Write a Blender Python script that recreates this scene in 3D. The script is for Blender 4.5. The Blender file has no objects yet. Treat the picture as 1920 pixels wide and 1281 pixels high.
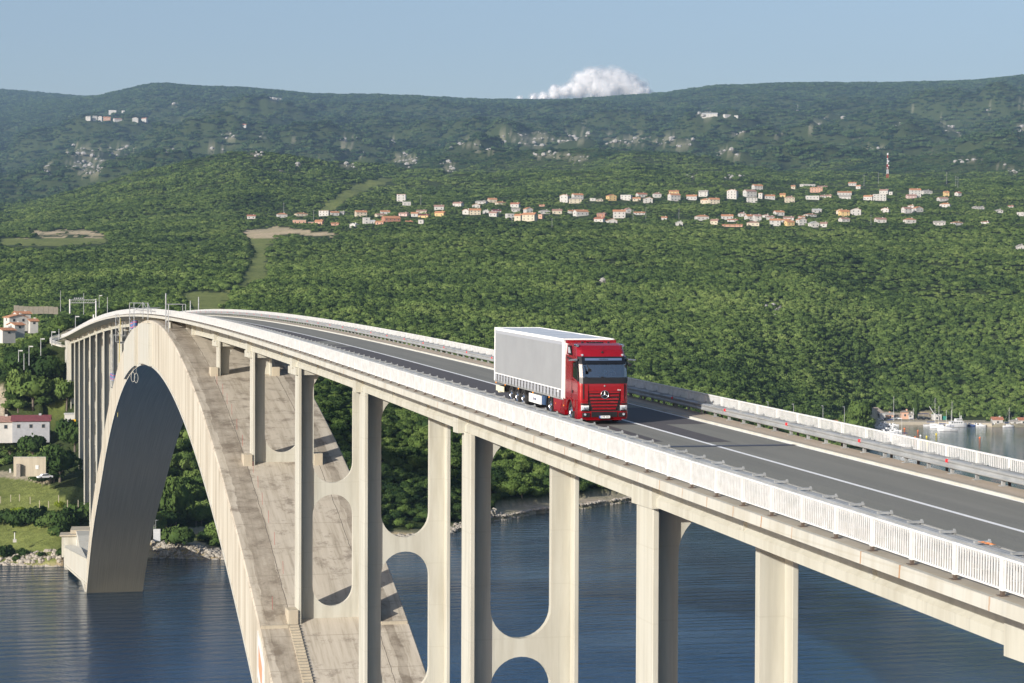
import bpy, math, random
import numpy as np
from mathutils import Vector, Matrix, noise as mnoise
random.seed(7)
rng = np.random.default_rng(11)
D2R = math.radians
scene = bpy.context.scene
col = scene.collection
# ---------------------------------------------------------------- camera, sky, sun, exposure
F_PX, YAW, PITCH, ROLL, CAM_Z = 3910.23, 0.2457166, 0.0212839, 0.0037888, 70.0
fw = Vector((math.sin(YAW)*math.cos(PITCH), math.cos(YAW)*math.cos(PITCH), -math.sin(PITCH)))
rt = Vector((math.cos(YAW), -math.sin(YAW), 0.0))
up = rt.cross(fw)
cr, sr = math.cos(ROLL), math.sin(ROLL)
rt2 = rt*cr + up*sr
up2 = up*cr - rt*sr
cam_data = bpy.data.cameras.new("camera")
cam = bpy.data.objects.new("camera", cam_data)
col.objects.link(cam)
cam.matrix_world = Matrix(((rt2.x, up2.x, -fw.x, 0), (rt2.y, up2.y, -fw.y, 0), (rt2.z, up2.z, -fw.z, CAM_Z), (0, 0, 0, 1)))
cam_data.sensor_width = 36.0
cam_data.lens = F_PX/1920*36.0
cam_data.clip_start = 0.5
cam_data.clip_end = 60000
scene.camera = cam

SUN_EL, SUN_AZ = D2R(19.0), math.atan2(-0.82, -0.57)
world = bpy.data.worlds.new("World")
scene.world = world
world.use_nodes = True
wn = world.node_tree
for n in list(wn.nodes): wn.nodes.remove(n)
wo = wn.nodes.new("ShaderNodeOutputWorld")
wb = wn.nodes.new("ShaderNodeBackground")
ws = wn.nodes.new("ShaderNodeTexSky")
ws.sky_type = 'NISHITA'
ws.sun_disc = False
ws.sun_elevation = SUN_EL
ws.sun_rotation = SUN_AZ % (2*math.pi)
ws.altitude = 70
ws.air_density = 1.0
ws.dust_density = 1.5
ws.ozone_density = 2.6
wb.inputs[1].default_value = 0.10
wt = wn.nodes.new("ShaderNodeMix"); wt.data_type = 'RGBA'; wt.blend_type = 'MULTIPLY'; wt.inputs[0].default_value = 1.0; wt.inputs[7].default_value = (1.20, 1.05, 1.0, 1)
wn.links.new(ws.outputs[0], wt.inputs[6]); wn.links.new(wt.outputs[2], wb.inputs[0])
wn.links.new(wb.outputs[0], wo.inputs[0])
sun_data = bpy.data.lights.new("sun", 'SUN')
sun_data.energy = 5.0
sun_data.angle = D2R(0.5)
sun_data.color = (1.0, 0.95, 0.87)
sun = bpy.data.objects.new("sun", sun_data)
col.objects.link(sun)
sd = Vector((math.cos(SUN_EL)*math.sin(SUN_AZ), math.cos(SUN_EL)*math.cos(SUN_AZ), math.sin(SUN_EL)))
sun.rotation_euler = sd.to_track_quat('Z', 'Y').to_euler()
scene.view_settings.view_transform = 'Standard'
scene.view_settings.look = 'None'
scene.view_settings.exposure = 0.45
scene.view_settings.gamma = 1.0
scene.view_settings.use_curve_mapping = False
scene.cycles.max_bounces = 5
scene.cycles.diffuse_bounces = 2
scene.cycles.glossy_bounces = 3
scene.cycles.transmission_bounces = 4
scene.cycles.transparent_max_bounces = 24
scene.cycles.volume_bounces = 0
scene.cycles.volume_max_steps = 64
scene.cycles.use_denoising = True
scene.cycles.caustics_reflective = True
scene.cycles.blur_glossy = 3.0
scene.cycles.caustics_refractive = False

# ---------------------------------------------------------------- helpers
def at(px, py, d):
    """world point seen at pixel (px, py) of the 1920x1281 photograph, d metres in front of the camera"""
    a = px-960.0; b = py-640.5
    u = a*cr + b*sr; v = b*cr - a*sr
    return Vector((0, 0, CAM_Z)) + fw*d + rt*(u/F_PX*d) - up*(v/F_PX*d)

def tag(o, label=None, cat=None, group=None, kind=None):
    if label: o['label'] = label
    if cat: o['category'] = cat
    if group: o['group'] = group
    if kind: o['kind'] = kind
    return o

def empty(name, loc=(0, 0, 0), rz=0.0, label=None, cat=None, group=None, parent=None):
    o = bpy.data.objects.new(name, None)
    o.location = loc
    o.rotation_euler = (0, 0, rz)
    o.empty_display_size = 0.3
    col.objects.link(o)
    if parent: o.parent = parent
    return tag(o, label, cat, group)

class MB:
    """collects boxes, bars, tubes; builds one mesh object"""
    def __init__(s): s.v = []; s.f = []
    def poly(s, pts, faces):
        b = len(s.v); s.v += [tuple(p) for p in pts]; s.f += [tuple(i+b for i in f) for f in faces]; return s
    def box(s, x0, x1, y0, y1, z0, z1):
        return s.poly([(x0, y0, z0), (x1, y0, z0), (x1, y1, z0), (x0, y1, z0), (x0, y0, z1), (x1, y0, z1), (x1, y1, z1), (x0, y1, z1)],
                      [(0, 3, 2, 1), (4, 5, 6, 7), (0, 1, 5, 4), (1, 2, 6, 5), (2, 3, 7, 6), (3, 0, 4, 7)])
    def cbox(s, c, sx, sy, sz, rz=0.0):
        cx, cy, cz = c; ca, sa = math.cos(rz), math.sin(rz); P = []
        for z in (-sz/2, sz/2):
            for x, y in ((-sx/2, -sy/2), (sx/2, -sy/2), (sx/2, sy/2), (-sx/2, sy/2)):
                P.append((cx+x*ca-y*sa, cy+x*sa+y*ca, cz+z))
        return s.poly(P, [(0, 3, 2, 1), (4, 5, 6, 7), (0, 1, 5, 4), (1, 2, 6, 5), (2, 3, 7, 6), (3, 0, 4, 7)])
    def prism(s, pts, a0, a1, axis='x'):
        """extrude a 2D outline: axis x -> pts are (y,z); axis y -> (x,z); axis z -> (x,y)"""
        n = len(pts); P = []
        for a in (a0, a1):
            for p, q in pts:
                P.append((a, p, q) if axis == 'x' else (p, a, q) if axis == 'y' else (p, q, a))
        F = [tuple(range(n)), tuple(range(2*n-1, n-1, -1))]
        F += [(i, n+i, n+(i+1) % n, (i+1) % n) for i in range(n)]
        return s.poly(P, F)
    def tube(s, p0, p1, r0, r1=None, n=6, caps=True):
        r1 = r0 if r1 is None else r1
        p0 = Vector(p0); p1 = Vector(p1); d = (p1-p0)
        if d.length < 1e-6: return s
        d.normalize(); a = d.orthogonal().normalized(); b = d.cross(a); P = []
        for p, r in ((p0, r0), (p1, r1)):
            for k in range(n):
                t = 2*math.pi*k/n; P.append(p + a*(r*math.cos(t)) + b*(r*math.sin(t)))
        F = [(k, (k+1) % n, n+(k+1) % n, n+k) for k in range(n)]
        if caps: F += [tuple(range(n-1, -1, -1)), tuple(range(n, 2*n))]
        return s.poly(P, F)
    def loft(s, rings, closed=True, caps=True):
        n = len(rings[0]); P = [p for r in rings for p in r]; F = []
        m = n if closed else n-1
        for i in range(len(rings)-1):
            for k in range(m):
                F.append((i*n+k, i*n+(k+1) % n, (i+1)*n+(k+1) % n, (i+1)*n+k))
        if caps and closed: F += [tuple(range(n-1, -1, -1)), tuple((len(rings)-1)*n+k for k in range(n))]
        return s.poly(P, F)
    def mesh(s, name, smooth=False, fix=True):
        m = bpy.data.meshes.new(name)
        m.from_pydata(s.v, [], s.f)
        if fix:
            import bmesh
            bm = bmesh.new(); bm.from_mesh(m); bmesh.ops.recalc_face_normals(bm, faces=bm.faces); bm.to_mesh(m); bm.free()
        if smooth: m.polygons.foreach_set("use_smooth", [True]*len(m.polygons))
        m.update()
        return m
    def build(s, name, mat, parent=None, smooth=False, bevel=0.0, fix=True, **kw):
        o = bpy.data.objects.new(name, s.mesh(name, smooth, fix))
        mats = mat if isinstance(mat, (list, tuple)) else [mat]
        for mm in mats: o.data.materials.append(mm)
        col.objects.link(o)
        if parent: o.parent = parent
        if bevel:
            b = o.modifiers.new("bevel", 'BEVEL'); b.width = bevel; b.segments = 2; b.limit_method = 'ANGLE'
        return tag(o, **kw)

def np_mesh(name, V, Q, smooth=False):
    m = bpy.data.meshes.new(name)
    V = np.asarray(V, dtype=np.float32); Q = np.asarray(Q, dtype=np.int32); k = Q.shape[1]
    m.vertices.add(len(V)); m.vertices.foreach_set("co", V.ravel())
    m.loops.add(Q.size); m.loops.foreach_set("vertex_index", Q.ravel())
    m.polygons.add(len(Q)); m.polygons.foreach_set("loop_start", np.arange(0, Q.size, k, dtype=np.int32))
    m.polygons.foreach_set("loop_total", np.full(len(Q), k, dtype=np.int32))
    if smooth: m.polygons.foreach_set("use_smooth", np.ones(len(Q), dtype=bool))
    m.update(calc_edges=True); m.validate()
    return m

def copy_obj(o, parent=None, loc=None, rot=None, scale=None):
    c = o.copy(); col.objects.link(c); c.parent = parent
    if loc is not None: c.location = loc
    if rot is not None: c.rotation_euler = rot
    if scale is not None: c.scale = scale
    return c
def copy_tree(o, parent=None, **kw):
    c = copy_obj(o, parent, **kw)
    for ch in list(o.children): copy_tree(ch, c)
    return c

# ---- materials
def mat(name, color=(0.5, 0.5, 0.5), rough=0.7, metal=0.0, spec=0.5, coat=0.0):
    m = bpy.data.materials.new(name); m.use_nodes = True
    b = m.node_tree.nodes["Principled BSDF"]
    b.inputs["Base Color"].default_value = (*color, 1); b.inputs["Roughness"].default_value = rough
    b.inputs["Metallic"].default_value = metal; b.inputs["Specular IOR Level"].default_value = spec
    b.inputs["Coat Weight"].default_value = coat
    return m
class NT:
    def __init__(s, m): s.t = m.node_tree; s.n = s.t.nodes; s.b = s.n.get("Principled BSDF")
    def N(s, ty, **kw):
        x = s.n.new(ty)
        for k, v in kw.items():
            if k[0] == 'i' and k[1:].isdigit(): x.inputs[int(k[1:])].default_value = v
            else: setattr(x, k, v)
        return x
    def L(s, a, b): s.t.links.new(a, b)
    def pos(s): return s.N("ShaderNodeNewGeometry").outputs["Position"]
    def mapv(s, v, sc=(1, 1, 1), loc=(0, 0, 0), rot=(0, 0, 0)):
        x = s.N("ShaderNodeMapping"); s.L(v, x.inputs[0]); x.inputs[1].default_value = loc; x.inputs[2].default_value = rot; x.inputs[3].default_value = sc
        return x.outputs[0]
    def noise(s, v, scale, detail=3, rough=0.6, dist=0.0):
        x = s.N("ShaderNodeTexNoise"); s.L(v, x.inputs["Vector"]); x.inputs["Scale"].default_value = scale
        x.inputs["Detail"].default_value = detail; x.inputs["Roughness"].default_value = rough; x.inputs["Distortion"].default_value = dist
        return x.outputs[0]
    def ramp(s, v, stops):
        x = s.N("ShaderNodeValToRGB"); s.L(v, x.inputs[0]); e = x.color_ramp.elements
        while len(e) < len(stops): e.new(0.5)
        for i, (p, c) in enumerate(stops):
            e[i].position = p; e[i].color = (*c, 1) if len(c) == 3 else c
        return x.outputs[0]
    def mix(s, f, a, b, mode='MIX'):
        x = s.N("ShaderNodeMix", data_type='RGBA', blend_type=mode)
        for v, i in ((f, 0), (a, 6), (b, 7)):
            if hasattr(v, 'is_output'): s.L(v, x.inputs[i])
            else: x.inputs[i].default_value = v if i == 0 or len(v) == 4 else (*v, 1)
        return x.outputs[2]
    def math(s, op, a, b=None, clamp=False):
        x = s.N("ShaderNodeMath", operation=op, use_clamp=clamp)
        for v, i in ((a, 0), (b, 1)):
            if v is None: continue
            if hasattr(v, 'is_output'): s.L(v, x.inputs[i])
            else: x.inputs[i].default_value = v
        return x.outputs[0]
    def sep(s, v):
        x = s.N("ShaderNodeSeparateXYZ"); s.L(v, x.inputs[0]); return x.outputs
    def bump(s, h, strength=0.3, dist=0.05):
        x = s.N("ShaderNodeBump"); s.L(h, x.inputs["Height"]); x.inputs["Strength"].default_value = strength; x.inputs["Distance"].default_value = dist
        s.L(x.outputs[0], s.b.inputs["Normal"]); return x
    def color(s, c): s.L(c, s.b.inputs["Base Color"])
def noisy(name, c1, c2, scale=1.0, rough=0.8, bump=0.0, stretch=(1, 1, 1), detail=4, metal=0.0, bscale=None, bdist=0.05, **kw):
    m = mat(name, c1, rough, metal, **kw); t = NT(m); p = t.mapv(t.pos(), stretch)
    n = t.noise(p, scale, detail); t.color(t.ramp(n, [(0.3, c1), (0.7, c2)]))
    if bump: t.bump(t.noise(p, bscale or scale*4, 4), bump, bdist)
    return m

# concrete of the bridge
def concrete(name, base, dark, streak=0.5, top=False):
    m = mat(name, base, 0.75); t = NT(m); p = t.pos()
    n1 = t.noise(t.mapv(p, (1, 1, 0.12)), 0.9, 5, 0.65)
    n2 = t.noise(p, 0.15, 4)
    c = t.mix(t.ramp(n1, [(0.45, (0, 0, 0)), (0.75, (streak,)*3)]), base, dark)
    c = t.mix(t.ramp(n2, [(0.45, (0, 0, 0)), (0.8, (streak*0.6,)*3)]), c, tuple(x*0.86 for x in base))
    fine = t.noise(t.mapv(p, (2.2, 2.2, 0.06)), 1.4, 5, 0.7)
    c = t.mix(t.ramp(fine, [(0.52, (0, 0, 0)), (0.72, (streak*0.8,)*3)]), c, tuple(x*0.70 for x in base))
    s = t.sep(p)
    jl = t.math('LESS_THAN', t.math('PINGPONG', s[2], 1.5), 0.03)
    c = t.mix(t.math('MULTIPLY', jl, 0.22), c, dark)
    if top:   # rust runs below the railing feet
        u = t.math('DIVIDE', t.math('SUBTRACT', s[1], 44.886-0.10), 2.498)
        fr = t.math('FRACT', u); cell = t.math('FLOOR', u)
        wn_ = t.N("ShaderNodeTexWhiteNoise", noise_dimensions='1D'); t.L(cell, wn_.inputs["W"])
        wob = t.math('ADD', fr, t.math('MULTIPLY', t.math('SUBTRACT', t.noise(p, 5, 2), 0.5), 0.03))
        run = t.math('MULTIPLY', t.math('LESS_THAN', t.math('ABSOLUTE', t.math('SUBTRACT', wob, 0.035)), 0.016), t.math('MULTIPLY', t.math('GREATER_THAN', wn_.outputs[0], 0.35), wn_.outputs[0]))
        c = t.mix(t.math('MULTIPLY', run, t.math('LESS_THAN', s[0], 23.0)), c, (0.33, 0.17, 0.07))
    t.color(c); t.bump(t.noise(p, 6, 4), 0.2, 0.02)
    return m
M = {}
M['cream'] = concrete("cream_concrete", (0.465, 0.452, 0.385), (0.31, 0.285, 0.22), 0.8)
M['slab'] = concrete("slab_edge_concrete", (0.46, 0.45, 0.395), (0.31, 0.275, 0.20), 0.6, True)
M['oldcon'] = concrete("weathered_concrete", (0.42, 0.37, 0.28), (0.24, 0.20, 0.15), 0.6)
M['white'] = noisy("white_painted_steel", (0.67, 0.67, 0.66), (0.52, 0.52, 0.50), 3, 0.5)
M['galv'] = noisy("galvanised_steel", (0.42, 0.43, 0.43), (0.28, 0.29, 0.29), 2.5, 0.55, metal=0.35, stretch=(1, 0.3, 1))
M['galvd'] = mat("dark_steel", (0.10, 0.10, 0.10), 0.6, 0.3)
M['stub'] = mat("bronze_brown_stub", (0.10, 0.075, 0.06), 0.6)

# arch: side faces pale and streaked, top brown-stained with joints
def arch_material():
    m = mat("arch_concrete", (0.5, 0.45, 0.35), 0.8); t = NT(m); p = t.pos(); s = t.sep(p)
    nz = t.sep(t.N("ShaderNodeNewGeometry").outputs["Normal"])[2]
    side1 = t.noise(t.mapv(p, (1, 1, 0.07)), 0.55, 6, 0.7)
    side = t.ramp(side1, [(0.32, (0.26, 0.22, 0.16)), (0.5, (0.44, 0.40, 0.32)), (0.68, (0.52, 0.49, 0.41))])
    g = t.noise(t.mapv(p, (1.6, 0.10, 0.1)), 1.0, 5, 0.7)
    top = t.ramp(g, [(0.3, (0.29, 0.25, 0.19)), (0.5, (0.45, 0.40, 0.32)), (0.75, (0.53, 0.48, 0.395))])
    blot = t.noise(p, 0.45, 6, 0.75)
    top = t.mix(t.ramp(blot, [(0.52, (0, 0, 0)), (0.66, (0.75,)*3)]), top, (0.15, 0.12, 0.09))
    jy = t.math('PINGPONG', s[1], 2.5); j = t.math('LESS_THAN', jy, 0.05)
    top = t.mix(t.math('MULTIPLY', j, 0.45), top, (0.20, 0.17, 0.13))
    # dirt bands beside the outer cells
    bx = t.math('ABSOLUTE', t.math('SUBTRACT', s[0], 28.7))
    wob = t.math('ADD', bx, t.math('MULTIPLY', t.math('SUBTRACT', t.noise(p, 0.2, 3), 0.5), 1.2))
    band = t.math('MULTIPLY', t.math('LESS_THAN', t.math('ABSOLUTE', t.math('SUBTRACT', wob, 4.7)), t.ramp(t.math('MULTIPLY', s[0], 0.02), [(.5, (1.0,)*3), (.6, (.45,)*3)])), t.ramp(blot, [(0.3, (0.2,)*3), (0.6, (0.85,)*3)]))
    top = t.mix(t.math('MULTIPLY', band, 0.75), top, (0.155, 0.125, 0.09))
    crk = t.math('LESS_THAN', t.math('ABSOLUTE', t.math('SUBTRACT', t.math('ADD', bx, t.math('MULTIPLY', t.noise(p, 0.8, 2), 0.25)), 3.75)), 0.03)
    top = t.mix(crk, top, (0.12, 0.10, 0.08))
    lines = t.noise(t.mapv(p, (9, 0.05, 0.05)), 1.0, 2)
    under = t.ramp(lines, [(.35, (0.50, 0.465, 0.36)), (.65, (0.62, 0.58, 0.46))])  # underside colour made lighter and warmer to offset the blue light off the sea
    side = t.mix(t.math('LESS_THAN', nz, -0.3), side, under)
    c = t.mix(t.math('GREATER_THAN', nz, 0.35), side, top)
    t.color(c); t.bump(t.noise(p, 3, 5), 0.3, 0.03)
    return m
M['arch'] = arch_material()

def asphalt():
    m = mat("asphalt", (0.1, 0.1, 0.095), 0.85); t = NT(m); p = t.pos()
    n = t.noise(t.mapv(p, (1, 0.08, 1)), 1.2, 4)
    c = t.ramp(n, [(0.3, (0.150, 0.148, 0.122)), (0.7, (0.195, 0.19, 0.158))])
    f = t.noise(p, 25, 3); sx = t.sep(p)[0]
    for wx in (27.15, 29.0, 30.85, 32.65):
        g_ = t.math('LESS_THAN', t.math('ABSOLUTE', t.math('SUBTRACT', t.math('ADD', sx, t.math('MULTIPLY', t.noise(t.mapv(p, (1, .1, 1)), 1.0, 2), .3)), wx+.15)), 0.33)
        c = t.mix(t.math('MULTIPLY', g_, 0.20), c, (0.08, 0.08, 0.075))
    blot = t.noise(t.mapv(p, (1, .4, 1)), .45, 5, .7); c = t.mix(t.ramp(blot, [(.55, (0, 0, 0)), (.75, (.35,)*3)]), c, (.10, .098, .09))
    c = t.mix(0.35, c, t.ramp(f, [(0.35, (0.13, 0.13, 0.115)), (0.65, (0.30, 0.29, 0.26))]))
    t.color(c); t.bump(f, 0.3, 0.01)
    return m
M['asphalt'] = asphalt()
M['patch'] = noisy("newer_asphalt", (0.066, 0.060, 0.060), (0.088, 0.078, 0.077), 4, 0.8, 0.3, bscale=30, bdist=0.01)
M['paint'] = noisy("road_paint", (0.85, 0.85, 0.83), (0.72, 0.72, 0.70), 5, 0.7)
M['kerb'] = noisy("tan_kerb_concrete", (0.47, 0.39, 0.30), (0.37, 0.31, 0.24), 1.2, 0.85, 0.2, stretch=(1, 0.2, 1))
M['walk'] = noisy("walkway_concrete", (0.42, 0.37, 0.29), (0.33, 0.29, 0.22), 1.2, 0.85)
# ---------------------------------------------------------------- bridge
BC = 28.7            # axis of arch and piers
def zd(y):
    t = y-250.0
    return 66.79856 + 0.0080767*t - 8.34025e-5*t*t - 8.21816e-8*t**3 + 2.43187e-10*t**4
def slope(y): return (zd(y+0.5)-zd(y-0.5))
YC = 301.0
def smooth(a, b, x):
    x = min(1, max(0, (x-a)/(b-a))); return x*x*(3-2*x)
def z_top(y):
    t = abs(y-YC); return 66.5 - 0.00159*t*t + 3.5*smooth(130, 182, t)
def arch_pt(y, off):
    s = (z_top(y+0.5)-z_top(y-0.5)); L = math.hypot(1, s)
    return y + off*s/L, z_top(y) - off/L
bridge = empty("arch_bridge", (0, 0, 0), label="long cream concrete arch bridge carrying the road over the sea channel", cat="bridge")

# arch, as a box of 13 m by 6.5 m; segments of the cast ring are parts
def arch_ring():
    ys = [YC-232+2.0*i for i in range(233)]
    R = []
    for y in ys:
        yi, zi = arch_pt(y, 6.5)
        ch = 0.12
        y2, z2 = arch_pt(y, ch)
        R.append([(BC-6.5, y2, z2), (BC-6.5+ch, y, z_top(y)), (BC+6.5-ch, y, z_top(y)), (BC+6.5, y2, z2), (BC+6.5, yi, zi), (BC-6.5, yi, zi)])
    return MB().loft(R)
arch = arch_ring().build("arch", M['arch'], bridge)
# steel edge lines of lighter paint along the lower corner of the arch
mb = MB(); R = []
for i in range(0, 229):
    y = YC-228+2.0*i; a = arch_pt(y, 6.15); b = arch_pt(y, 6.53)
    R.append([(BC-6.5-0.06, a[0], a[1]), (BC-6.5+0.05, a[0], a[1]), (BC-6.5+0.05, b[0], b[1]), (BC-6.5-0.06, b[0], b[1])])
mb.loft(R).build("edge_strip", M['slab'], arch)
# pilasters near the crown
for (y0, y1) in ((296.0, 317.5), (326.0, 352.0)):
    mb = MB(); n = 8; R = []
    for i in range(n+1):
        y = y0+(y1-y0)*i/n
        zt = z_top(y)-0.4; zb = arch_pt(y, 6.5)[1]+0.15
        R.append([(BC-7.0, y, zt), (BC-6.45, y, zt), (BC-6.45, y, zb), (BC-7.0, y, zb)])
    mb.loft(R).build("pilaster", M['slab'], arch)

# deck slab
def deck_slab():
    R = []
    y = -90.0
    while y <= 712:
        z = zd(y)
        R.append([(22.9, y, z+0.2), (24.95, y, z+0.2), (25.0, y, z-0.012), (33.5, y, z-0.012), (33.52, y, z+0.1), (34.78, y, z+0.12), (34.80, y, z-0.30), (35.30, y, z-0.30),
                  (35.3, y, z-0.44), (32.3, y, z-0.50), (25.1, y, z-0.36), (22.88, y, z-0.14)])
        y += 3.0
    return MB().loft(R)
deck_slab().build("deck_slab", M['slab'], bridge)
def ribbon(x0, x1, y0, y1, dz, name, m, parent=None, step=3.0, **kw):
    n = max(1, int(math.ceil((y1-y0)/step))); V = []; Fc = []
    for i in range(n+1):
        y = y0+(y1-y0)*i/n; z = zd(y)+dz; V += [(x0, y, z), (x1, y, z)]
    for i in range(n): Fc.append((2*i, 2*i+1, 2*i+3, 2*i+2))
    return MB().poly(V, Fc).build(name, m, parent, **kw)
ribbon(23.05, 24.9, -90, 712, 0.206, "walkway_surface", M['walk'], bridge)
ribbon(33.66, 34.77, -90, 712, 0.1205, "kerb_surface", M['kerb'], bridge)
ribbon(25.05, 33.6, -90, 712, 0.0, "road", M['asphalt'], kind='structure', label=None)
ribbon(29.84, 30.05, -90, 712, 0.0085, "centre_line", M['paint'], kind='structure')
ribbon(33.37, 33.56, -90, 712, 0.0085, "edge_line", M['paint'], kind='structure')
ribbon(26.30, 26.44, -90, 712, 0.0085, "edge_line", M['paint'], kind='structure')
for (x0, x1, y0, y1) in ((29.86, 31.25, 85.4, 94.4), (29.86, 33.30, 94.4, 104.5), (25.5, 28.3, 85.9, 94.4), (25.5, 29.86, 94.4, 174.5), (25.5, 29.86, 186, 285), (27.9, 29.7, 176.6, 178.4)):
    ribbon(x0, x1, y0, y1, 0.0042, "asphalt_patch", M['patch'], kind='structure')
jm = mat("joint_steel", (0.045, 0.045, 0.07), 0.5, 0.2)
ribbon(25.06, 33.6, 83.35, 83.85, 0.0125, "expansion_joint", jm, bridge, step=1)

# girders: I sections with bulb, per span
PIERS = [-52, -19, 14, 46.9, 80.0, 112.4, 145.7, 177.9, 210.0, 242.2, 270.6, 331.4, 358.5, 391.0, 425.0, 458.9, 491.4, 524.6, 558.9, 592.7, 626.0, 660.0, 691.0]
G = [(-0.5, -0.34), (-0.22, -0.5), (-0.2, -1.42), (-0.36, -1.56), (-0.36, -1.9), (0.36, -1.9), (0.36, -1.56), (0.2, -1.42), (0.22, -0.5), (0.5, -0.34)]
def girder(xc, y0, y1):
    n = max(2, int((y1-y0)/3.2)); R = []
    for i in range(n+1):
        y = y0+(y1-y0)*i/n; z = zd(y); R.append([(xc+a, y, z+b) for a, b in G])
    return MB().loft(R)
for k in range(len(PIERS)-1):
    y0, y1 = PIERS[k], PIERS[k+1]
    if y0 == 270.6: continue
    for xc in (26.0, 28.7, 31.4):
        g = girder(xc, y0+0.04, y1-0.04).build("girder", M['cream'], bridge)
        if xc < 26.5:
            for f in (0.333, 0.667):
                y = y0+(y1-y0)*f; z = zd(y)
                MB().box(25.66, 25.86, y-0.12, y+0.12, z-1.50, z-0.37).build("rib", M['cream'], g)
for y in PIERS:
    if y in (270.6, 331.4): continue
    z = zd(y+1.1)
    if y != 80.0:
        MB().box(25.24, 32.15, y+0.5, y+1.75, z-2.0, z-0.38).build("end_block", M['cream'], bridge)
    else:
        MB().box(25.45, 32.15, y-1.4, y+1.3, z-2.02, z-0.38).build("end_block", M['cream'], bridge)
# crown: low cross walls between arch and slab
for y in (270.6, 278, 286, 294, 302, 310, 318, 325, 331.4):
    if zd(y)-0.36 > z_top(y)+0.02:
        MB().box(25.3, 32.1, y-0.3, y+0.3, z_top(y)-0.4, zd(y)-0.37).build("cross_wall", M['cream'], bridge)

# piers
def pier_web(y0, zb, zt, holes):
    """plate with round-ended openings between the two flanged legs"""
    xl, xr, th = BC-2.84, BC+2.84, 0.25
    hx = 1.75
    rows = {zb, zt}
    for (a, b, openb) in holes:
        for k in range(9):
            c = math.cos(math.pi/2*k/8)
            rows.add(b - hx*(1-math.sin(math.pi/2*k/8)))
            if not openb: rows.add(a + hx*(1-math.sin(math.pi/2*k/8)))
        rows.add(b-hx); rows.add(a if openb else a+hx)
    rows = sorted(r for r in rows if zb-1e-6 <= r <= zt+1e-6)
    def half(z):
        for (a, b, openb) in holes:
            if a-1e-6 <= z <= b+1e-6:
                if z > b-hx: return math.sqrt(max(0, hx*hx-(z-(b-hx))**2))
                if not openb and z < a+hx: return math.sqrt(max(0, hx*hx-((a+hx)-z)**2))
                return hx
        return 0.0
    mb = MB()
    for sgn, xo in ((-1, xl), (1, xr)):
        for i in range(len(rows)-1):
            z0, z1 = rows[i], rows[i+1]
            if z1-z0 < 1e-5: continue
            h0, h1 = half(z0), half(z1)
            inside = any(a-1e-6 <= (z0+z1)/2 <= b+1e-6 for a, b, _ in holes)
            if not inside: h0 = h1 = 0.0
            i0, i1 = BC+sgn*h0, BC+sgn*h1
            P = [(xo, y0-th, z0), (i0, y0-th, z0), (i1, y0-th, z1), (xo, y0-th, z1), (xo, y0+th, z0), (i0, y0+th, z0), (i1, y0+th, z1), (xo, y0+th, z1)]
            Fs = [(0, 1, 2, 3), (4, 7, 6, 5)]
            if inside: Fs.append((1, 5, 6, 2))
            mb.poly(P, Fs)
    return mb
def pier(yc, zb, zt, cap=False, plinth=True, parent=bridge):
    h = zt-zb
    p = empty("pier", (0, 0, 0), parent=parent)
    n = max(1, round(h/11.0)); holes = []
    if h < 6.5: holes = [(zb, zt-0.3, True)]
    else:
        step = (h-0.3)/n
        for i in range(n):
            b = zt-0.3-i*step; a = b-step+1.0
            holes.append((a, b, False))
    pier_web(yc, zb, zt, holes).build("crossbeam_web", M['cream'], p)
    for x0, x1 in ((BC-3.1, BC-2.84), (BC+2.84, BC+3.1)):
        MB().box(x0, x1, yc-1.1, yc+1.1, zb-1.5, zt).build("leg", M['cream'], p, bevel=0.03)
    if cap:
        MB().box(BC-3.3, BC+3.3, yc-0.9, yc+4.0, zt-0.62, zt+0.02).build("pier_cap", M['cream'], p)
    if plinth:
        for s in (-1, 1):
            xa = BC+s*3.11; xb = BC+s*4.0
            MB().box(min(xa, xb), max(xa, xb), yc-1.25, yc+0.6, zb-2.0, zb+0.9).build("plinth", M['oldcon'], p, bevel=0.04)
    return p
# ---------------------------------------------------------------- railings and guardrails
P_SP, P_Y0 = 2.498, 44.886
def sparse_name(n): return n
def panel_mesh(full=True):
    L = P_SP; a = MB()
    a.box(-0.035, 0.035, 0.0, L, 0.88, 0.94)          # top rail
    a.box(-0.03, 0.03, 0.07, L-0.07, 0.15, 0.20)       # bottom rail
    if full:
        for k in range(17):
            y = (k+1)*L/18
            a.box(-0.016, 0.016, y-0.019, y+0.019, 0.20, 0.88)
    return a
def post_mesh():
    a = MB(); a.box(-0.05, 0.05, -0.085, 0.085, 0.13, 0.93); return a
def stub_mesh():
    a = MB(); a.box(-0.04, 0.04, -0.05, 0.05, 0.0, 0.19); a.box(-0.11, 0.11, -0.13, 0.13, 0.0, 0.02); return a
pm_full = panel_mesh(True).mesh("railing_panel"); pm_full.materials.append(M['white'])
pm_rail = panel_mesh(False).mesh("railing_panel"); pm_rail.materials.append(M['white'])
ppost = post_mesh().mesh("post"); ppost.materials.append(M['white'])
pstub = stub_mesh().mesh("post_foot"); pstub.materials.append(M['stub'])
balm = MB().box(-0.016, 0.016, -0.019, 0.019, 0.20, 0.88).mesh("baluster"); balm.materials.append(M['white'])
def link_mesh(name, me, parent, loc=(0, 0, 0), rot=(0, 0, 0)):
    o = bpy.data.objects.new(name, me); col.objects.link(o); o.parent = parent; o.location = loc; o.rotation_euler = rot; return o
lstub = MB().box(-0.04, 0.04, -0.045, 0.045, -0.42, 0.17).mesh("post_foot"); lstub.materials.append(M['stub'])
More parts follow.
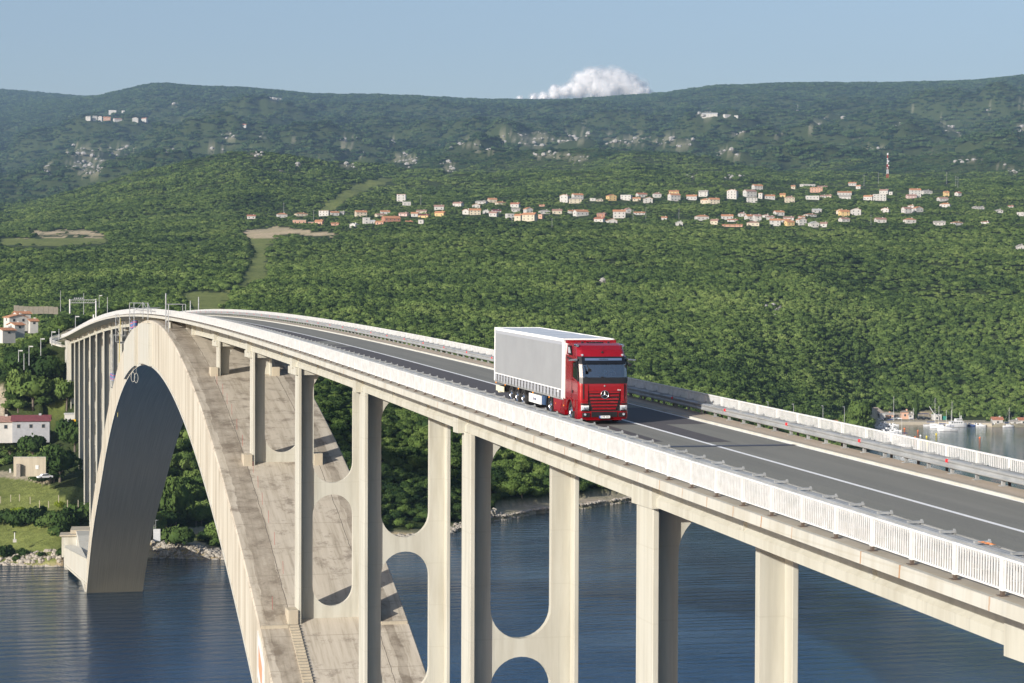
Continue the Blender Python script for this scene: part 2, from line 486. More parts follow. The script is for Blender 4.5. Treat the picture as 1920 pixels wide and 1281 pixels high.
def railing(x, base, label, detail_to, i0=-30, i1=266):
    r = empty("railing", (0, 0, 0), label=label, cat="railing", group="white railings of the bridge deck")
    rest = MB()
    for i in range(i0, i1):
        y = P_Y0+P_SP*i; z = zd(y)+base; th = math.atan2(zd(y+P_SP)-zd(y), P_SP)
        det = -3 <= i < detail_to
        if i < -5 or i > 255:
            dz = zd(y+P_SP)-zd(y)
            b = MB()
            for v0, f0 in ((b, 0),):
                b.box(x-0.035, x+0.035, y, y+P_SP, z+0.88, z+0.94); b.box(x-0.05, x+0.05, y-0.085, y+0.085, z, z+0.93)
            rest.poly(b.v, b.f); continue
        if det:
            p = link_mesh("railing_panel", pm_rail, r, (x, y, z), (th, 0, 0))
            for k in range(17): link_mesh("baluster", balm, p, (0, (k+1)*P_SP/18, 0))
        else:
            p = link_mesh("railing_panel", pm_full, r, (x, y, z), (th, 0, 0))
        link_mesh("post", ppost, p, (0, 0, 0)); link_mesh("post_foot", pstub if x < 30 else lstub, p, (0, 0, 0))
    rest.build("railing_rest", M['white'], r, kind='stuff')
    return r
railing(23.24, 0.2, "white steel railing along the near left edge of the bridge deck", 13)
railing(35.12, 0.12, "white steel railing along the far right edge of the deck beside the water", 0)

W = [(-0.0, 0.0), (0.05, 0.03), (0.05, 0.09), (0.0, 0.14), (0.0, 0.19), (0.05, 0.24), (0.05, 0.30), (0.0, 0.33)]
def wbeam_mesh(L, side):
    V = []; Fc = []
    for y in (0.0, L):
        for a, b in W: V.append((side*a, y, b))
        for a, b in reversed(W): V.append((side*(a-0.012), y, b))
    n = 2*len(W)
    Fc = [(k, (k+1) % n, n+(k+1) % n, n+k) for k in range(n)]+[tuple(range(n)), tuple(range(2*n-1, n-1, -1))]
    return MB().poly(V, Fc)
GL = 8.0
wb = {s: wbeam_mesh(GL, s).mesh("beam") for s in (-1, 1)}
for w_ in wb.values(): w_.materials.append(M['galv'])
gpost = MB().box(-0.06, 0.06, -0.05, 0.05, 0.0, 0.44).box(-0.14, 0.14, -0.12, 0.12, 0.0, 0.025).mesh("post"); gpost.materials.append(M['galv'])
gsp = MB().box(-0.20, 0.26, -0.05, 0.05, 0.50, 0.55).box(0.20, 0.25, -0.03, 0.03, 0.44, 0.58).mesh("spacer"); gsp.materials.append(M['galv'])
gplate = MB().box(-0.16, 0.02, 0, GL, -0.012, 0).box(0.05, 0.16, 0, GL, -0.012, 0.0).mesh("cover_plate"); gplate.materials.append(M['galv'])
gtube = MB().tube((0, 0, 0), (0, GL, 0), 0.05, n=8).mesh("lower_rail"); gtube.materials.append(M['white'])
refm = mat("red_reflector", (0.75, 0.02, 0.03), 0.3)
rfl = MB().box(-0.03, 0.03, -0.06, 0.06, 0, 0.12).mesh("reflector"); rfl.materials.append(refm)
def guardrail(xc, base, label, gap, tube, refl, hg=0.50):
    up_ = hg-0.50
    g = empty("guardrail", (0, 0, 0), label=label, cat="guardrail", group="steel guardrails along the carriageway")
    y = -40.0
    while y < 706:
        z = zd(y)+base; th = math.atan2(zd(y+GL)-zd(y), GL)
        for s in (-1, 1):
            link_mesh("beam", wb[s], g, (xc+s*gap, y, z+0.17+up_), (th, 0, 0))
        link_mesh("cover_plate", gplate, g, (xc, y, z+0.455+(0.03 if tube else 0)+up_), (th, 0, 0))
        if False: link_mesh("lower_rail", gtube, g, (xc+gap+0.02, y, z+0.24), (th, 0, 0))
        y += GL
    rest = MB(); n = 0; y = -5.2
    while y < 704:
        z = zd(y)+base
        if n < 290:
            p = link_mesh("post", gpost, g, (xc, y, z)); p.scale = (1, 1, hg/0.5)
            link_mesh("spacer", gsp, p, (0, 0, 0.0 if up_ == 0 else -0.01))
        else: rest.box(xc-0.06, xc+0.06, y-0.05, y+0.05, z, z+0.44)
        n += 1; y += 2.0
    rest.build("post_rest", M['galv'], g, kind='stuff')
    if refl:
        y = 70.8-8*9
        while y < 600:
            link_mesh("reflector", rfl, g, (xc-gap-0.06, y, zd(y)+base+0.44)); y += 8.0
    return g
near_guard = guardrail(24.66, 0.2, "grey steel guardrail between the walkway and the truck's lane", 0.22, False, False, 0.68)
guardrail(34.58, 0.12, "grey double guardrail with red reflectors on the tan kerb", 0.17, True, True, 0.56)
# orange spray mark on the near guardrail
om = mat("orange_spray", (0.75, 0.25, 0.06), 0.8)
# ---------------------------------------------------------------- land and sea
CX = np.array([-1400, -500, 0, 150, 300, 450, 600, 750, 900, 1050, 1200, 1350, 1500, 1650, 1800, 1920, 2400, 3400], float)
DK = np.array([540, 600, 660, 720, 800, 900, 1050, 1200, 1350, 1500, 1700, 2000, 2300, 2600, 3200, 3800, 5000, 6200, 7600, 9200, 11500], float)
YT = {   # picture row of the ground at each distance, per column
 0:    [1066, 925, 868, 800, 735, 680, 622, 572, 535, 505, 478, 450, 432, 415, 398, 392, 362, 320, 262, 206, 163],
 150:  [1030, 905, 815, 705, 668, 640, 600, 560, 525, 495, 470, 446, 424, 398, 362, 378, 345, 288, 240, 184, 177],
 300:  [1050, 960, 860, 730, 660, 620, 585, 552, 520, 492, 466, 438, 405, 372, 322, 350, 318, 262, 215, 152, 175],
 450:  [1066, 990, 880, 760, 690, 640, 592, 555, 520, 492, 464, 430, 395, 352, 291, 330, 298, 246, 205, 160, 180],
 600:  [1066, 1010, 890, 790, 725, 672, 610, 562, 525, 495, 464, 428, 395, 358, 306, 330, 300, 258, 215, 172, 190],
 750:  [1066, 1020, 920, 850, 770, 705, 635, 575, 530, 496, 462, 420, 392, 366, 334, 325, 298, 255, 215, 175, 190],
 900:  [1066, 1030, 950, 880, 800, 725, 650, 585, 535, 498, 462, 420, 392, 366, 338, 322, 292, 252, 218, 182, 195],
 1050: [1066, 1030, 970, 905, 820, 745, 665, 600, 545, 505, 465, 421, 392, 362, 328, 318, 290, 250, 218, 183, 195],
 1200: [1066, 1030, 970, 920, 838, 760, 680, 615, 555, 510, 466, 422, 392, 358, 315, 312, 288, 248, 215, 174, 190],
 1350: [1066, 1030, 970, 930, 860, 785, 705, 635, 570, 516, 468, 422, 390, 356, 324, 318, 290, 242, 200, 156, 175],
 1500: [1066, 1030, 970, 930, 880, 840, 765, 690, 590, 528, 472, 422, 392, 362, 342, 330, 292, 236, 195, 151, 170],
 1650: [1066, 1030, 970, 930, 900, 860, 815, 770, 640, 555, 485, 424, 396, 368, 347, 332, 292, 236, 192, 152, 170],
 1800: [1066, 1030, 970, 930, 900, 860, 815, 788, 665, 570, 492, 426, 398, 370, 345, 330, 290, 230, 188, 147, 165],
 1920: [1066, 1030, 970, 930, 900, 860, 815, 790, 672, 575, 495, 428, 400, 374, 341, 326, 285, 225, 180, 138, 160]}
YT[-500] = YT[0]; YT[-1400] = [r+6 for r in YT[0]]; YT[2400] = YT[1920]; YT[3400] = YT[1920]
ZT = np.array([[CAM_Z + (557.2+0.0038*(c-960)-r-(6 if d > 9000 else 0))/F_PX*d for r, d in zip(YT[int(c)], DK)] for c in CX])
SHX = np.array([-1400, -200, 115, 180, 300, 420, 600, 730, 830, 930, 1190, 1330, 1480, 1590, 1624, 1634, 1650, 1760, 1830, 1920, 2400, 3400], float)
SHD = np.array([520, 535, 541, 560, 553, 556, 575, 600, 612, 652, 716, 770, 840, 905, 940, 1090, 1156, 1158, 1148, 1138, 1190, 1400], float)
RAMP = ([-1400, 0, 150, 300, 600, 900, 1190, 1500, 1620, 1700, 3400], [.28, .28, .3, .38, .5, .45, .35, .4, .22, .22, .3])
sY, cY = math.sin(YAW), math.cos(YAW)
def to_cd(X, Y):
    D = X*sY + Y*cY; R = X*cY - Y*sY
    return 960 + F_PX*R/np.maximum(D, 1), D
def to_xy(c, D):
    R = (c-960)/F_PX*D
    return D*sY + R*cY, D*cY - R*sY
_ph = rng.random((40, 3))*6.283; _dir = rng.random(40)*6.283
def fbm(X, Y, base=400.0, octs=6, gain=0.55):
    o = np.zeros_like(X); a = 1.0; f = 2*math.pi/base; k = 0
    for i in range(octs):
        for j in range(3):
            d = _dir[k % 40]; o += a*np.sin((X*math.cos(d)+Y*math.sin(d))*f + _ph[k % 40, 0] + 1.3*np.sin((X*math.sin(d)-Y*math.cos(d))*f*0.7+_ph[k % 40, 1])); k += 1
        a *= gain; f *= 2.03
    return o/3
def smo(t): return t*t*(3-2*t)
def ground_cd(c, D):
    c = np.asarray(c, float); D = np.asarray(D, float)
    ci = np.clip(np.searchsorted(CX, c)-1, 0, len(CX)-2); t = np.clip((c-CX[ci])/(CX[ci+1]-CX[ci]), 0, 1); t = 0.5*t+0.5*smo(t)
    di = np.clip(np.searchsorted(DK, D)-1, 0, len(DK)-2); s = (D-DK[di])/(DK[di+1]-DK[di]); s = np.clip(s, -1, 1.6)
    a = ZT[ci, di]*(1-s)+ZT[ci, di+1]*s; b = ZT[ci+1, di]*(1-s)+ZT[ci+1, di+1]*s
    z = a*(1-t)+b*t
    X, Y = to_xy(c, D)
    amp = np.interp(D, [540, 700, 1200, 2200, 3000, 4600, 7000, 9200], [0.6, 2.0, 3.5, 6, 12, 34, 46, 6])
    z = z + amp*fbm(X, Y, 640)*0.6 + np.interp(D, [3600, 4800, 7200, 9000], [0, 75, 75, 0])*np.abs(fbm(X+300, Y, 1300, 5))*0.9 - np.interp(D, [3600, 4800, 7200, 9000], [0, 32, 32, 0])
    sh = np.interp(c, SHX, SHD) + 4*fbm(X, Y, 60, 3)
    r = np.interp(c, RAMP[0], RAMP[1])
    e = D-sh
    land = np.minimum(z, 1.1*np.sqrt(np.clip(e, 0, 1.5)) + np.maximum(e, 0)*r)
    # wharf of the harbour: flat terrace
    q = (c > 1636) & (D > 1115)
    land = np.where(q, np.where(e < 30, np.minimum(e, 1.0)*1.6, np.minimum(land, 1.6+(e-30)*0.42)), land)
    q2 = (c > 930) & (c < 1200) & (e < 16); land = np.where(q2 & (e > 0), 1.2+0.05*e, land)
    # embankment that carries the road on beyond the bridge's end
    ax_ = 29.3+0.10*np.maximum(Y-712, 0)+0.0004*np.maximum(Y-712, 0)**2
    lat = np.maximum(np.abs(X-ax_)-9, 0); fr = np.maximum(724-Y, 0)+np.maximum(Y-930, 0)
    emb = zd(712)-0.3+0.042*(np.clip(Y, 712, 930)-712)-np.hypot(lat, fr)*0.62
    land = np.where((Y > 690) & (Y < 1000), np.maximum(land, emb), land)
    return np.where(e > 0, land, np.maximum(e*0.35, -9))
def ground(X, Y):
    c, D = to_cd(np.asarray(X, float), np.asarray(Y, float)); return ground_cd(c, D)
def gz(x, y): return float(ground(np.array([x]), np.array([y]))[0])

cs = np.concatenate([np.arange(-1400, -80, 30), np.arange(-80, 2000, 4.0), np.arange(2000, 3400, 30)])
ds = [500.0]
while ds[-1] < 11600: ds.append(ds[-1]*(1.0042 if ds[-1] < 1100 else 1.007))
ds = np.array(ds)
Cg, Dg = np.meshgrid(cs, ds)
Zg = ground_cd(Cg, Dg); Xg, Yg = to_xy(Cg, Dg)
nr, nc = Cg.shape
idx = np.arange(nr*nc).reshape(nr, nc)
Qt = np.stack([idx[:-1, :-1], idx[:-1, 1:], idx[1:, 1:], idx[1:, :-1]], -1).reshape(-1, 4)

# cover classes, judged in plan: 0 forest, 1 grass, 2 bare rock/soil, 3 path
def in_quad(c, D, y_px, rect): return None
def picture_row(c, D, z): return 557.2+0.0038*(c-960) - (z-CAM_Z)/D*F_PX
def poly_mask(c, r, pts):
    m = np.zeros(c.shape, bool); n = len(pts); j = n-1
    for i in range(n):
        xi, yi = pts[i]; xj, yj = pts[j]
        m ^= ((yi > r) != (yj > r)) & (c < (xj-xi)*(r-yi)/((yj-yi) if yj != yi else 1e-9)+xi); j = i
    return m
ROCKS = [(160, 300, 30, 26), (225, 282, 22, 8), (180, 290, 10, 12), (90, 320, 6, 12), (312, 283, 10, 4), (345, 238, 6, 3), (385, 235, 14, 3), (428, 252, 9, 9), (400, 282, 12, 8), (475, 290, 10, 7),
 (493, 258, 8, 4), (545, 262, 10, 3), (650, 272, 16, 10), (680, 285, 8, 10), (735, 268, 8, 8), (760, 300, 18, 12), (840, 312, 13, 10), (870, 275, 22, 6), (905, 283, 14, 4), (965, 258, 12, 9), (940, 262, 6, 8),
 (1000, 262, 25, 12), (1060, 262, 14, 10), (1030, 290, 30, 5), (1080, 298, 26, 4), (1190, 265, 14, 9), (1240, 265, 20, 8), (1090, 255, 16, 12), (1150, 262, 20, 10), (1280, 270, 14, 10), (1360, 290, 18, 8), (1505, 242, 12, 3), (1530, 238, 9, 6), (1560, 222, 16, 2),
 (1680, 232, 8, 5), (1775, 240, 14, 6), (1790, 252, 5, 9), (1765, 228, 5, 4), (1850, 232, 6, 4), (1765, 268, 6, 5), (1720, 290, 22, 4), (1640, 278, 22, 3), (1895, 322, 8, 4), (1915, 195, 8, 9), (1910, 240, 7, 8), (1870, 310, 14, 3), (1820, 300, 16, 5),
 (1320, 215, 16, 3), (1455, 252, 8, 3), (1365, 332, 7, 4), (1297, 330, 6, 4), (560, 312, 6, 4), (525, 322, 8, 3), (650, 310, 12, 4), (600, 302, 6, 3), (700, 172, 26, 2.2), (505, 187, 18, 2.5), (325, 195, 10, 1.5), (1640, 153, 18, 1.6), (1760, 150, 10, 1.5),
 (1445, 582, 18, 10), (1133, 528, 12, 5), (820, 270, 10, 6), (1385, 250, 12, 3), (1600, 265, 14, 4), (1700, 205, 20, 2), (1840, 205, 16, 4)]
CLEAR = [[(455, 432), (520, 426), (600, 436), (640, 441), (520, 441), (498, 470), (500, 520), (440, 540), (410, 590), (380, 600), (350, 570), (335, 552), (420, 545), (455, 525), (470, 470)],
 [(0, 448), (160, 444), (205, 447), (195, 456), (90, 462), (0, 460)], [(55, 434), (160, 432), (200, 440), (60, 440)]]
GRASS = [[(-60, 886), (30, 894), (95, 912), (112, 930), (140, 955), (150, 1000), (115, 1010), (115, 1058), (-80, 1058)], [(596, 399), (612, 380), (655, 351), (712, 333), (738, 337), (694, 353), (655, 370), (622, 395)],
 [(290, 1000), (430, 985), (430, 1010), (290, 1020)], [(8, 728), (50, 735), (40, 760), (15, 760)], [(90, 735), (118, 728), (120, 780), (90, 770)]]
PATHS = [[(-60, 890), (-60, 878), (10, 884), (100, 900), (92, 908), (20, 897)], [(310, 996), (410, 985), (420, 990), (400, 1000), (330, 1006)], [(-60, 724), (4, 724), (13, 740), (14, 765), (8, 790), (-60, 790)]]
row = picture_row(Cg, Dg, Zg)
nz = fbm(Xg, Yg, 90, 5); nz2 = fbm(Xg+999, Yg-500, 33, 4)
nz3 = np.sin(Cg*1.1+3*nz2)*np.sin(row*1.7+2*nz)+.6*nz2
mrock = np.zeros(Cg.shape, bool)
for (x, y, a, b) in ROCKS:
    dd = ((Cg-x)/a)**2 + ((row-y)/b)**2
    mrock |= (dd < 1.15+1.1*nz2) & (Dg > 1300) & ((nz3 > -0.05) | (b < 3))
mclear = np.zeros(Cg.shape, bool); mgrass = mclear.copy(); mpath = mclear.copy()
jc = Cg + 6*nz2; jr = row + 3*nz2
for p in CLEAR: mclear |= poly_mask(jc, jr, p) & (Dg > 700)
for p in GRASS: mgrass |= poly_mask(jc, row, p)
for p in PATHS: mpath |= poly_mask(Cg, row, p) & (Dg < 900)
esh = Dg - (np.interp(Cg, SHX, SHD) + 4*fbm(Xg, Yg, 60, 3))
mshore = (esh < 9+5*nz2) & (Cg < 1636) | (esh < 30) & (Cg >= 1636) & (Cg < 1850)| (esh < 12) & (Cg >= 1850)
cut = (Cg > 1690) & (Cg < 1750) & (esh > 28) & (esh < 52)
COVER = np.zeros(Cg.shape, np.int8)
COVER[mclear] = 2; COVER[mclear & (row > 447)] = 1; COVER[poly_mask(Cg, row, GRASS[1])] = 1; COVER[mgrass] = 1; COVER[mrock] = 2; COVER[mpath] = 3; COVER[mshore & ~mgrass] = 2; COVER[cut] = 2; COVER[(np.abs(Xg-29.3-0.10*np.maximum(Yg-712, 0)-0.0004*np.maximum(Yg-712, 0)**2) < 8.5) & (Yg > 722) & (Yg < 930)] = 3
COVER[(Cg > 930) & (Cg < 1200) & (esh > 0) & (esh < 16)] = 3
COVER[(Cg >= 1626) & (Cg < 1850) & (esh > 0) & (Dg > 1125) & (Dg < 1197)] = 3
COVER[(Cg >= 1850) & (esh > 0) & (Dg < 1160)] = 3
ter = bpy.data.objects.new("hillside", np_mesh("hillside", np.stack([Xg, Yg, Zg], -1).reshape(-1, 3), Qt, smooth=True))
col.objects.link(ter); tag(ter, kind='structure')
base = {0: (0.050, 0.070, 0.026), 1: (0.185, 0.22, 0.075), 2: (0.19, 0.19, 0.14), 3: (0.40, 0.36, 0.30)}
cc = np.ones((nr*nc, 4), np.float32)
cf = COVER.ravel()
for k, v in base.items(): cc[cf == k, :3] = v
pale = (cf == 2) & (mrock & (row > 500)).ravel(); cc[pale, :3] = (0.38, 0.36, 0.32)
tan = (cf == 2) & (mclear | cut | (row > 1000)).ravel(); cc[tan, :3] = (0.50, 0.42, 0.31)
attr = ter.data.attributes.new("cover", 'FLOAT_COLOR', 'POINT'); attr.data.foreach_set("color", cc.ravel())
tm = mat("ground_cover", (0.1, 0.1, 0.05), 0.95, spec=0.1); t = NT(tm)
va = t.N("ShaderNodeVertexColor"); va.layer_name = "cover"
p = t.pos(); n1 = t.noise(p, 0.35, 6, 0.7); n2 = t.noise(p, 0.05, 4, 0.6)
c1 = t.mix(1.0, va.outputs[0], t.ramp(n1, [(0.25, (0.55, 0.55, 0.5)), (0.7, (1.25, 1.2, 1.1))]), 'MULTIPLY')
c2 = t.mix(1.0, c1, t.ramp(n2, [(0.3, (0.8, 0.85, 0.7)), (0.7, (1.15, 1.1, 1.1))]), 'MULTIPLY')
t.color(c2); t.bump(t.noise(p, 0.25, 8, 0.75), 0.9, 1.2)
ter.data.materials.append(tm)

# sea
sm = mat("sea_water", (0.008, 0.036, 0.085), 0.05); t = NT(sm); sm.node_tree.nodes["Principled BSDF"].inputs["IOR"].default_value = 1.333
p = t.pos()
w1 = t.noise(t.mapv(p, (0.20, 0.36, 1), rot=(0, 0, 0.12)), 1.0, 3, 0.55, 0.8)
w2 = t.noise(t.mapv(p, (0.9, 1.4, 1), rot=(0, 0, -0.2)), 1.0, 4, 0.65)
wv = t.N("ShaderNodeTexWave", wave_type='BANDS', bands_direction='Y'); t.L(t.mapv(p, (0.03, 1, 1), rot=(0, 0, 0.10)), wv.inputs["Vector"])
wv.inputs["Scale"].default_value = 0.055; wv.inputs["Distortion"].default_value = 11.0; wv.inputs["Detail"].default_value = 2; wv.inputs["Detail Scale"].default_value = 0.9
h = t.math('ADD', t.math('MULTIPLY', w1, 0.9), t.math('ADD', t.math('MULTIPLY', w2, 0.42), t.math('MULTIPLY', wv.outputs[1], t.math('MULTIPLY', t.ramp(t.noise(p, 0.009, 3, .5), [(.36, (.15,)*3), (.58, (.62,)*3)]), t.ramp(t.math('MULTIPLY', t.sep(p)[1], 0.001), [(.34, (.08,)*3), (.44, (.9,)*3)])))))
# calmer water in lee of the far shore
sp_ = t.sep(p)
patch_ = t.ramp(t.noise(t.mapv(p, (1, 1, 1)), 0.012, 4, .6), [(.35, (.45,)*3), (.65, (1.25,)*3)])
bp = t.bump(h, 0.6, 1.0); t.color(t.ramp(t.math('MULTIPLY', t.math('ADD', t.sep(p)[1], t.math('MULTIPLY', t.noise(p, 0.006, 3), 120)), 0.001), [(.36, (0.015, 0.068, 0.165)), (.52, (0.006, 0.030, 0.066)), (.66, (0.005, 0.019, 0.022))]))  # reflections put into the colour: sky blue mid-channel, dark tree green towards the shore
calm = t.N('ShaderNodeMapRange'); t.L(t.sep(p)[1], calm.inputs[0]); calm.inputs[1].default_value = 360; calm.inputs[2].default_value = 1000; calm.inputs[3].default_value = 0.6; calm.inputs[4].default_value = 0.2
t.L(t.math('MULTIPLY', patch_, calm.outputs[0]), bp.inputs['Strength'])
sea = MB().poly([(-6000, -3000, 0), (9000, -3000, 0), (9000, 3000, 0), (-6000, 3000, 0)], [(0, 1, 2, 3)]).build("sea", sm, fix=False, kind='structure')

# piers of the bridge
for y in PIERS:
    if y in (270.6, 331.4): continue
    tt = abs(y-YC)
    zt = zd(y)-1.92
    if tt < 185: pier(y, z_top(y)-0.1, zt, cap=(tt < 130), plinth=True)
    elif tt < 200: pier(y, z_top(y)-0.1, zt, plinth=False)
    elif tt < 235: pier(y, -3 if y < YC else gz(BC, y)-1, zt, plinth=False)
    elif y < 0: pier(y, -4, zt, plinth=False)
    else:
        g_ = gz(BC, y) if y > YC else -4
        pier(y, g_-1.5, zt, plinth=False)
MB().box(BC-4.1, BC+4.3, 691.6, 713, gz(BC, 700)-3, zd(700)-0.38).build("abutment", M['slab'], bridge)
# footings of the arch at the far shore
def foot():
    mb = MB()
    mb.prism([(501, -3), (501, 0.5), (514, 4.5), (540, 9), (552, 9), (552, -3)], BC-6.9, BC+6.9, 'x')
    return mb
foot().build("footing", M['slab'], bridge)
# the road goes on over the embankment
n_ = 30; V_ = []; F_ = []
for i in range(n_+1):
    y = 712+218*i/n_; zz = zd(712)+0.042*(y-712)+.06 if i else zd(712)-.01
    ax = 0.10*(y-712)+0.0004*(y-712)**2; V_ += [(25.05+ax, y, zz), (33.6+ax, y, zz)]
for i in range(n_): F_.append((2*i, 2*i+1, 2*i+3, 2*i+2))
MB().poly(V_, F_).build("road", M['asphalt'], None, kind='structure')
# ---------------------------------------------------------------- foliage
def leaf_mat(name, lo, hi, hue=(0.5, 0.5, 0.5)):
    m = bpy.data.materials.new(name); m.use_nodes = True; nt = m.node_tree; t = NT(m)
    for n in list(nt.nodes): nt.nodes.remove(n)
    out = t.N("ShaderNodeOutputMaterial"); oi = t.N("ShaderNodeObjectInfo"); ge = t.N("ShaderNodeNewGeometry"); tc = t.N("ShaderNodeTexCoord")
    big = t.noise(ge.outputs["Position"], 0.012, 3, 0.6); mid = t.noise(ge.outputs["Position"], 0.09, 3, 0.6); fine = t.noise(ge.outputs["Position"], 0.9, 2)
    v = t.math('ADD', t.math('MULTIPLY', oi.outputs["Random"], 0.34), t.math('ADD', t.math('MULTIPLY', t.math('SUBTRACT', big, 0.5), 1.3), t.math('ADD', t.math('MULTIPLY', t.math('SUBTRACT', mid, 0.5), 0.9), t.math('MULTIPLY', fine, 0.45))))
    md = tuple((a+b)/2*f for a, b, f in zip(lo, hi, (0.9, 1.0, 0.85)))
    c = t.ramp(v, [(0.1, lo), (0.45, md), (0.85, hi)])
    # normals follow the round of the crown, roughened by the leaf's own
    vt = t.N("ShaderNodeVectorTransform", vector_type='VECTOR', convert_from='OBJECT', convert_to='WORLD')
    cen = t.N("ShaderNodeVectorMath", operation='SUBTRACT'); t.L(tc.outputs["Object"], cen.inputs[0]); cen.inputs[1].default_value = (0, 0, 0.45)
    nr_ = t.N("ShaderNodeVectorMath", operation='NORMALIZE'); t.L(cen.outputs[0], nr_.inputs[0]); t.L(nr_.outputs[0], vt.inputs[0])
    n2 = t.N("ShaderNodeVectorMath", operation='NORMALIZE'); t.L(vt.outputs[0], n2.inputs[0])
    ad = t.N("ShaderNodeVectorMath", operation='ADD'); t.L(n2.outputs[0], ad.inputs[0])
    sc = t.N("ShaderNodeVectorMath", operation='SCALE'); t.L(ge.outputs["Normal"], sc.inputs[0]); sc.inputs["Scale"].default_value = 1.25; t.L(sc.outputs[0], ad.inputs[1])
    nn = t.N("ShaderNodeVectorMath", operation='NORMALIZE'); t.L(ad.outputs[0], nn.inputs[0])
    d = t.N("ShaderNodeBsdfDiffuse"); t.L(c, d.inputs[0]); t.L(nn.outputs[0], d.inputs["Normal"])
    tr = t.N("ShaderNodeBsdfTranslucent"); t.L(t.mix(1.0, c, (1.3, 1.25, 0.5), 'MULTIPLY'), tr.inputs[0])
    mx = t.N("ShaderNodeMixShader"); mx.inputs[0].default_value = 0.12; t.L(d.outputs[0], mx.inputs[1]); t.L(tr.outputs[0], mx.inputs[2]); t.L(mx.outputs[0], out.inputs[0])
    return m
M['leaf'] = leaf_mat("oak_leaves", (0.034, 0.060, 0.020), (0.190, 0.245, 0.074))
M['leafdark'] = leaf_mat("dark_leaves", (0.018, 0.036, 0.015), (0.085, 0.125, 0.038))
M['leafblue'] = leaf_mat("conifer_canopy", (0.020, 0.044, 0.022), (0.110, 0.155, 0.060))
M['leafyel'] = leaf_mat("broom_leaves", (0.10, 0.15, 0.02), (0.32, 0.34, 0.04))
M['bark'] = noisy("bark", (0.10, 0.08, 0.06), (0.17, 0.14, 0.11), 3, 0.9)

def crown_mesh(name, n_leaf, size, lobes, seed, squash=0.8, core=True):
    """unit crown: radius about 1 in plan, base at z=0; leaf-sized quads through several lobes"""
    r = np.random.default_rng(seed)
    L = []
    for i in range(lobes):
        a = r.random()*6.283; rad = 0.15+0.5*math.sqrt(r.random())
        L.append((rad*1.08*math.cos(a), rad*1.08*math.sin(a), 0.36+0.5*r.random()*squash, (0.34+0.2*r.random()) if lobes < 15 else (0.22+0.2*r.random())))
    L.append((0, 0, 0.55, 0.62)); L = np.array(L)
    k = r.integers(0, len(L), n_leaf); cen = L[k, :3]; rr = L[k, 3]
    d = r.normal(size=(n_leaf, 3)); d[:, 2] = d[:, 2]*0.9+0.25; d /= np.linalg.norm(d, axis=1)[:, None]
    p = cen + d*(rr*(0.78+0.3*r.random(n_leaf)))[:, None]*np.array([1, 1, squash]); p[:, 2] = np.maximum(p[:, 2], 0.02)
    nrm = d + r.normal(size=d.shape)*0.55; nrm /= np.linalg.norm(nrm, axis=1)[:, None]
    u = np.cross(nrm, r.normal(size=d.shape)); u /= np.linalg.norm(u, axis=1)[:, None]; w = np.cross(nrm, u)
    s = (size*(0.6+0.8*r.random(n_leaf)))[:, None]
    V = np.stack([p-u*s-w*s*0.6, p+u*s*0.9-w*s, p+u*s+w*s*0.7, p-u*s*0.7+w*s], 1).reshape(-1, 3)
    Q = np.arange(len(V)).reshape(-1, 4)
    if core:   # the shaded inner mass of twigs
        th = np.linspace(0, 2*math.pi, 9)[:-1]; ph = np.linspace(0.15, math.pi-0.15, 6)
        cv = []
        for i, a in enumerate(ph):
            for b in th:
                q = 0.62+0.16*r.random(); cv.append((q*math.sin(a)*math.cos(b), q*math.sin(a)*math.sin(b), 0.5+q*0.62*squash*math.cos(a)))
        b0 = len(V); cq = []
        for i in range(5):
            for j in range(8): cq.append((b0+i*8+j, b0+(i+1)*8+j, b0+(i+1)*8+(j+1) % 8, b0+i*8+(j+1) % 8))
        V = np.vstack([V, np.array(cv)]); Q = np.vstack([Q, np.array(cq)])
    return np_mesh(name, V, Q)
near_crowns = [crown_mesh("crown", 1700, 0.062, 20, 100+i) for i in range(6)]
mid_crowns = [crown_mesh("woodland_crown", 260, 0.15, 7, 200+i) for i in range(6)]
def cluster_mesh(name, k, n_leaf, size, seed, rc):
    r = np.random.default_rng(seed); V = []; Q = []
    for i in range(k):
        a = r.random()*6.283; d = .88*math.sqrt((i+.5)/k); q = rc*(.75+.5*r.random()); cx, cy = d*math.cos(a+i*2.4), d*math.sin(a+i*2.4)
        nd = r.normal(size=(n_leaf, 3)); nd[:, 2] = np.abs(nd[:, 2])*.9; nd /= np.linalg.norm(nd, axis=1)[:, None]
        p = nd*q*(.8+.25*r.random((n_leaf, 1)))*np.array([1, 1, .9])+np.array([cx, cy, q*.55])
        nr = nd+r.normal(size=nd.shape)*.4; nr /= np.linalg.norm(nr, axis=1)[:, None]
        u = np.cross(nr, r.normal(size=nd.shape)); u /= np.linalg.norm(u, axis=1)[:, None]; w = np.cross(nr, u); s = size*(.7+.6*r.random((n_leaf, 1)))
        b0 = sum(len(v) for v in V); V.append(np.stack([p-u*s-w*s, p+u*s-w*s, p+u*s+w*s, p-u*s+w*s], 1).reshape(-1, 3)); Q.append(np.arange(n_leaf*4).reshape(-1, 4)+b0)
    return np_mesh(name, np.vstack(V), np.vstack(Q))
far_crowns = [cluster_mesh("woodland_crown_far", 9, 16, 0.10, 300+i, .30) for i in range(5)]
mid2_crowns = [cluster_mesh("woodland_crown_mid", 4, 60, 0.085, 330+i, .42) for i in range(5)]
for m_ in near_crowns: m_.materials.append(M['leaf'])
for m_ in mid_crowns+mid2_crowns+far_crowns: m_.materials.append(M['leaf'])
mtn_crowns = [m_.copy() for m_ in far_crowns]
for m_ in mtn_crowns: m_.materials.clear(); m_.materials.append(M['leafblue'])
shrub_crowns = [crown_mesh("shrub_crown", 700, 0.09, 8, 400+i, 0.7) for i in range(2)]
for m_ in shrub_crowns: m_.materials.append(M['leafdark'])
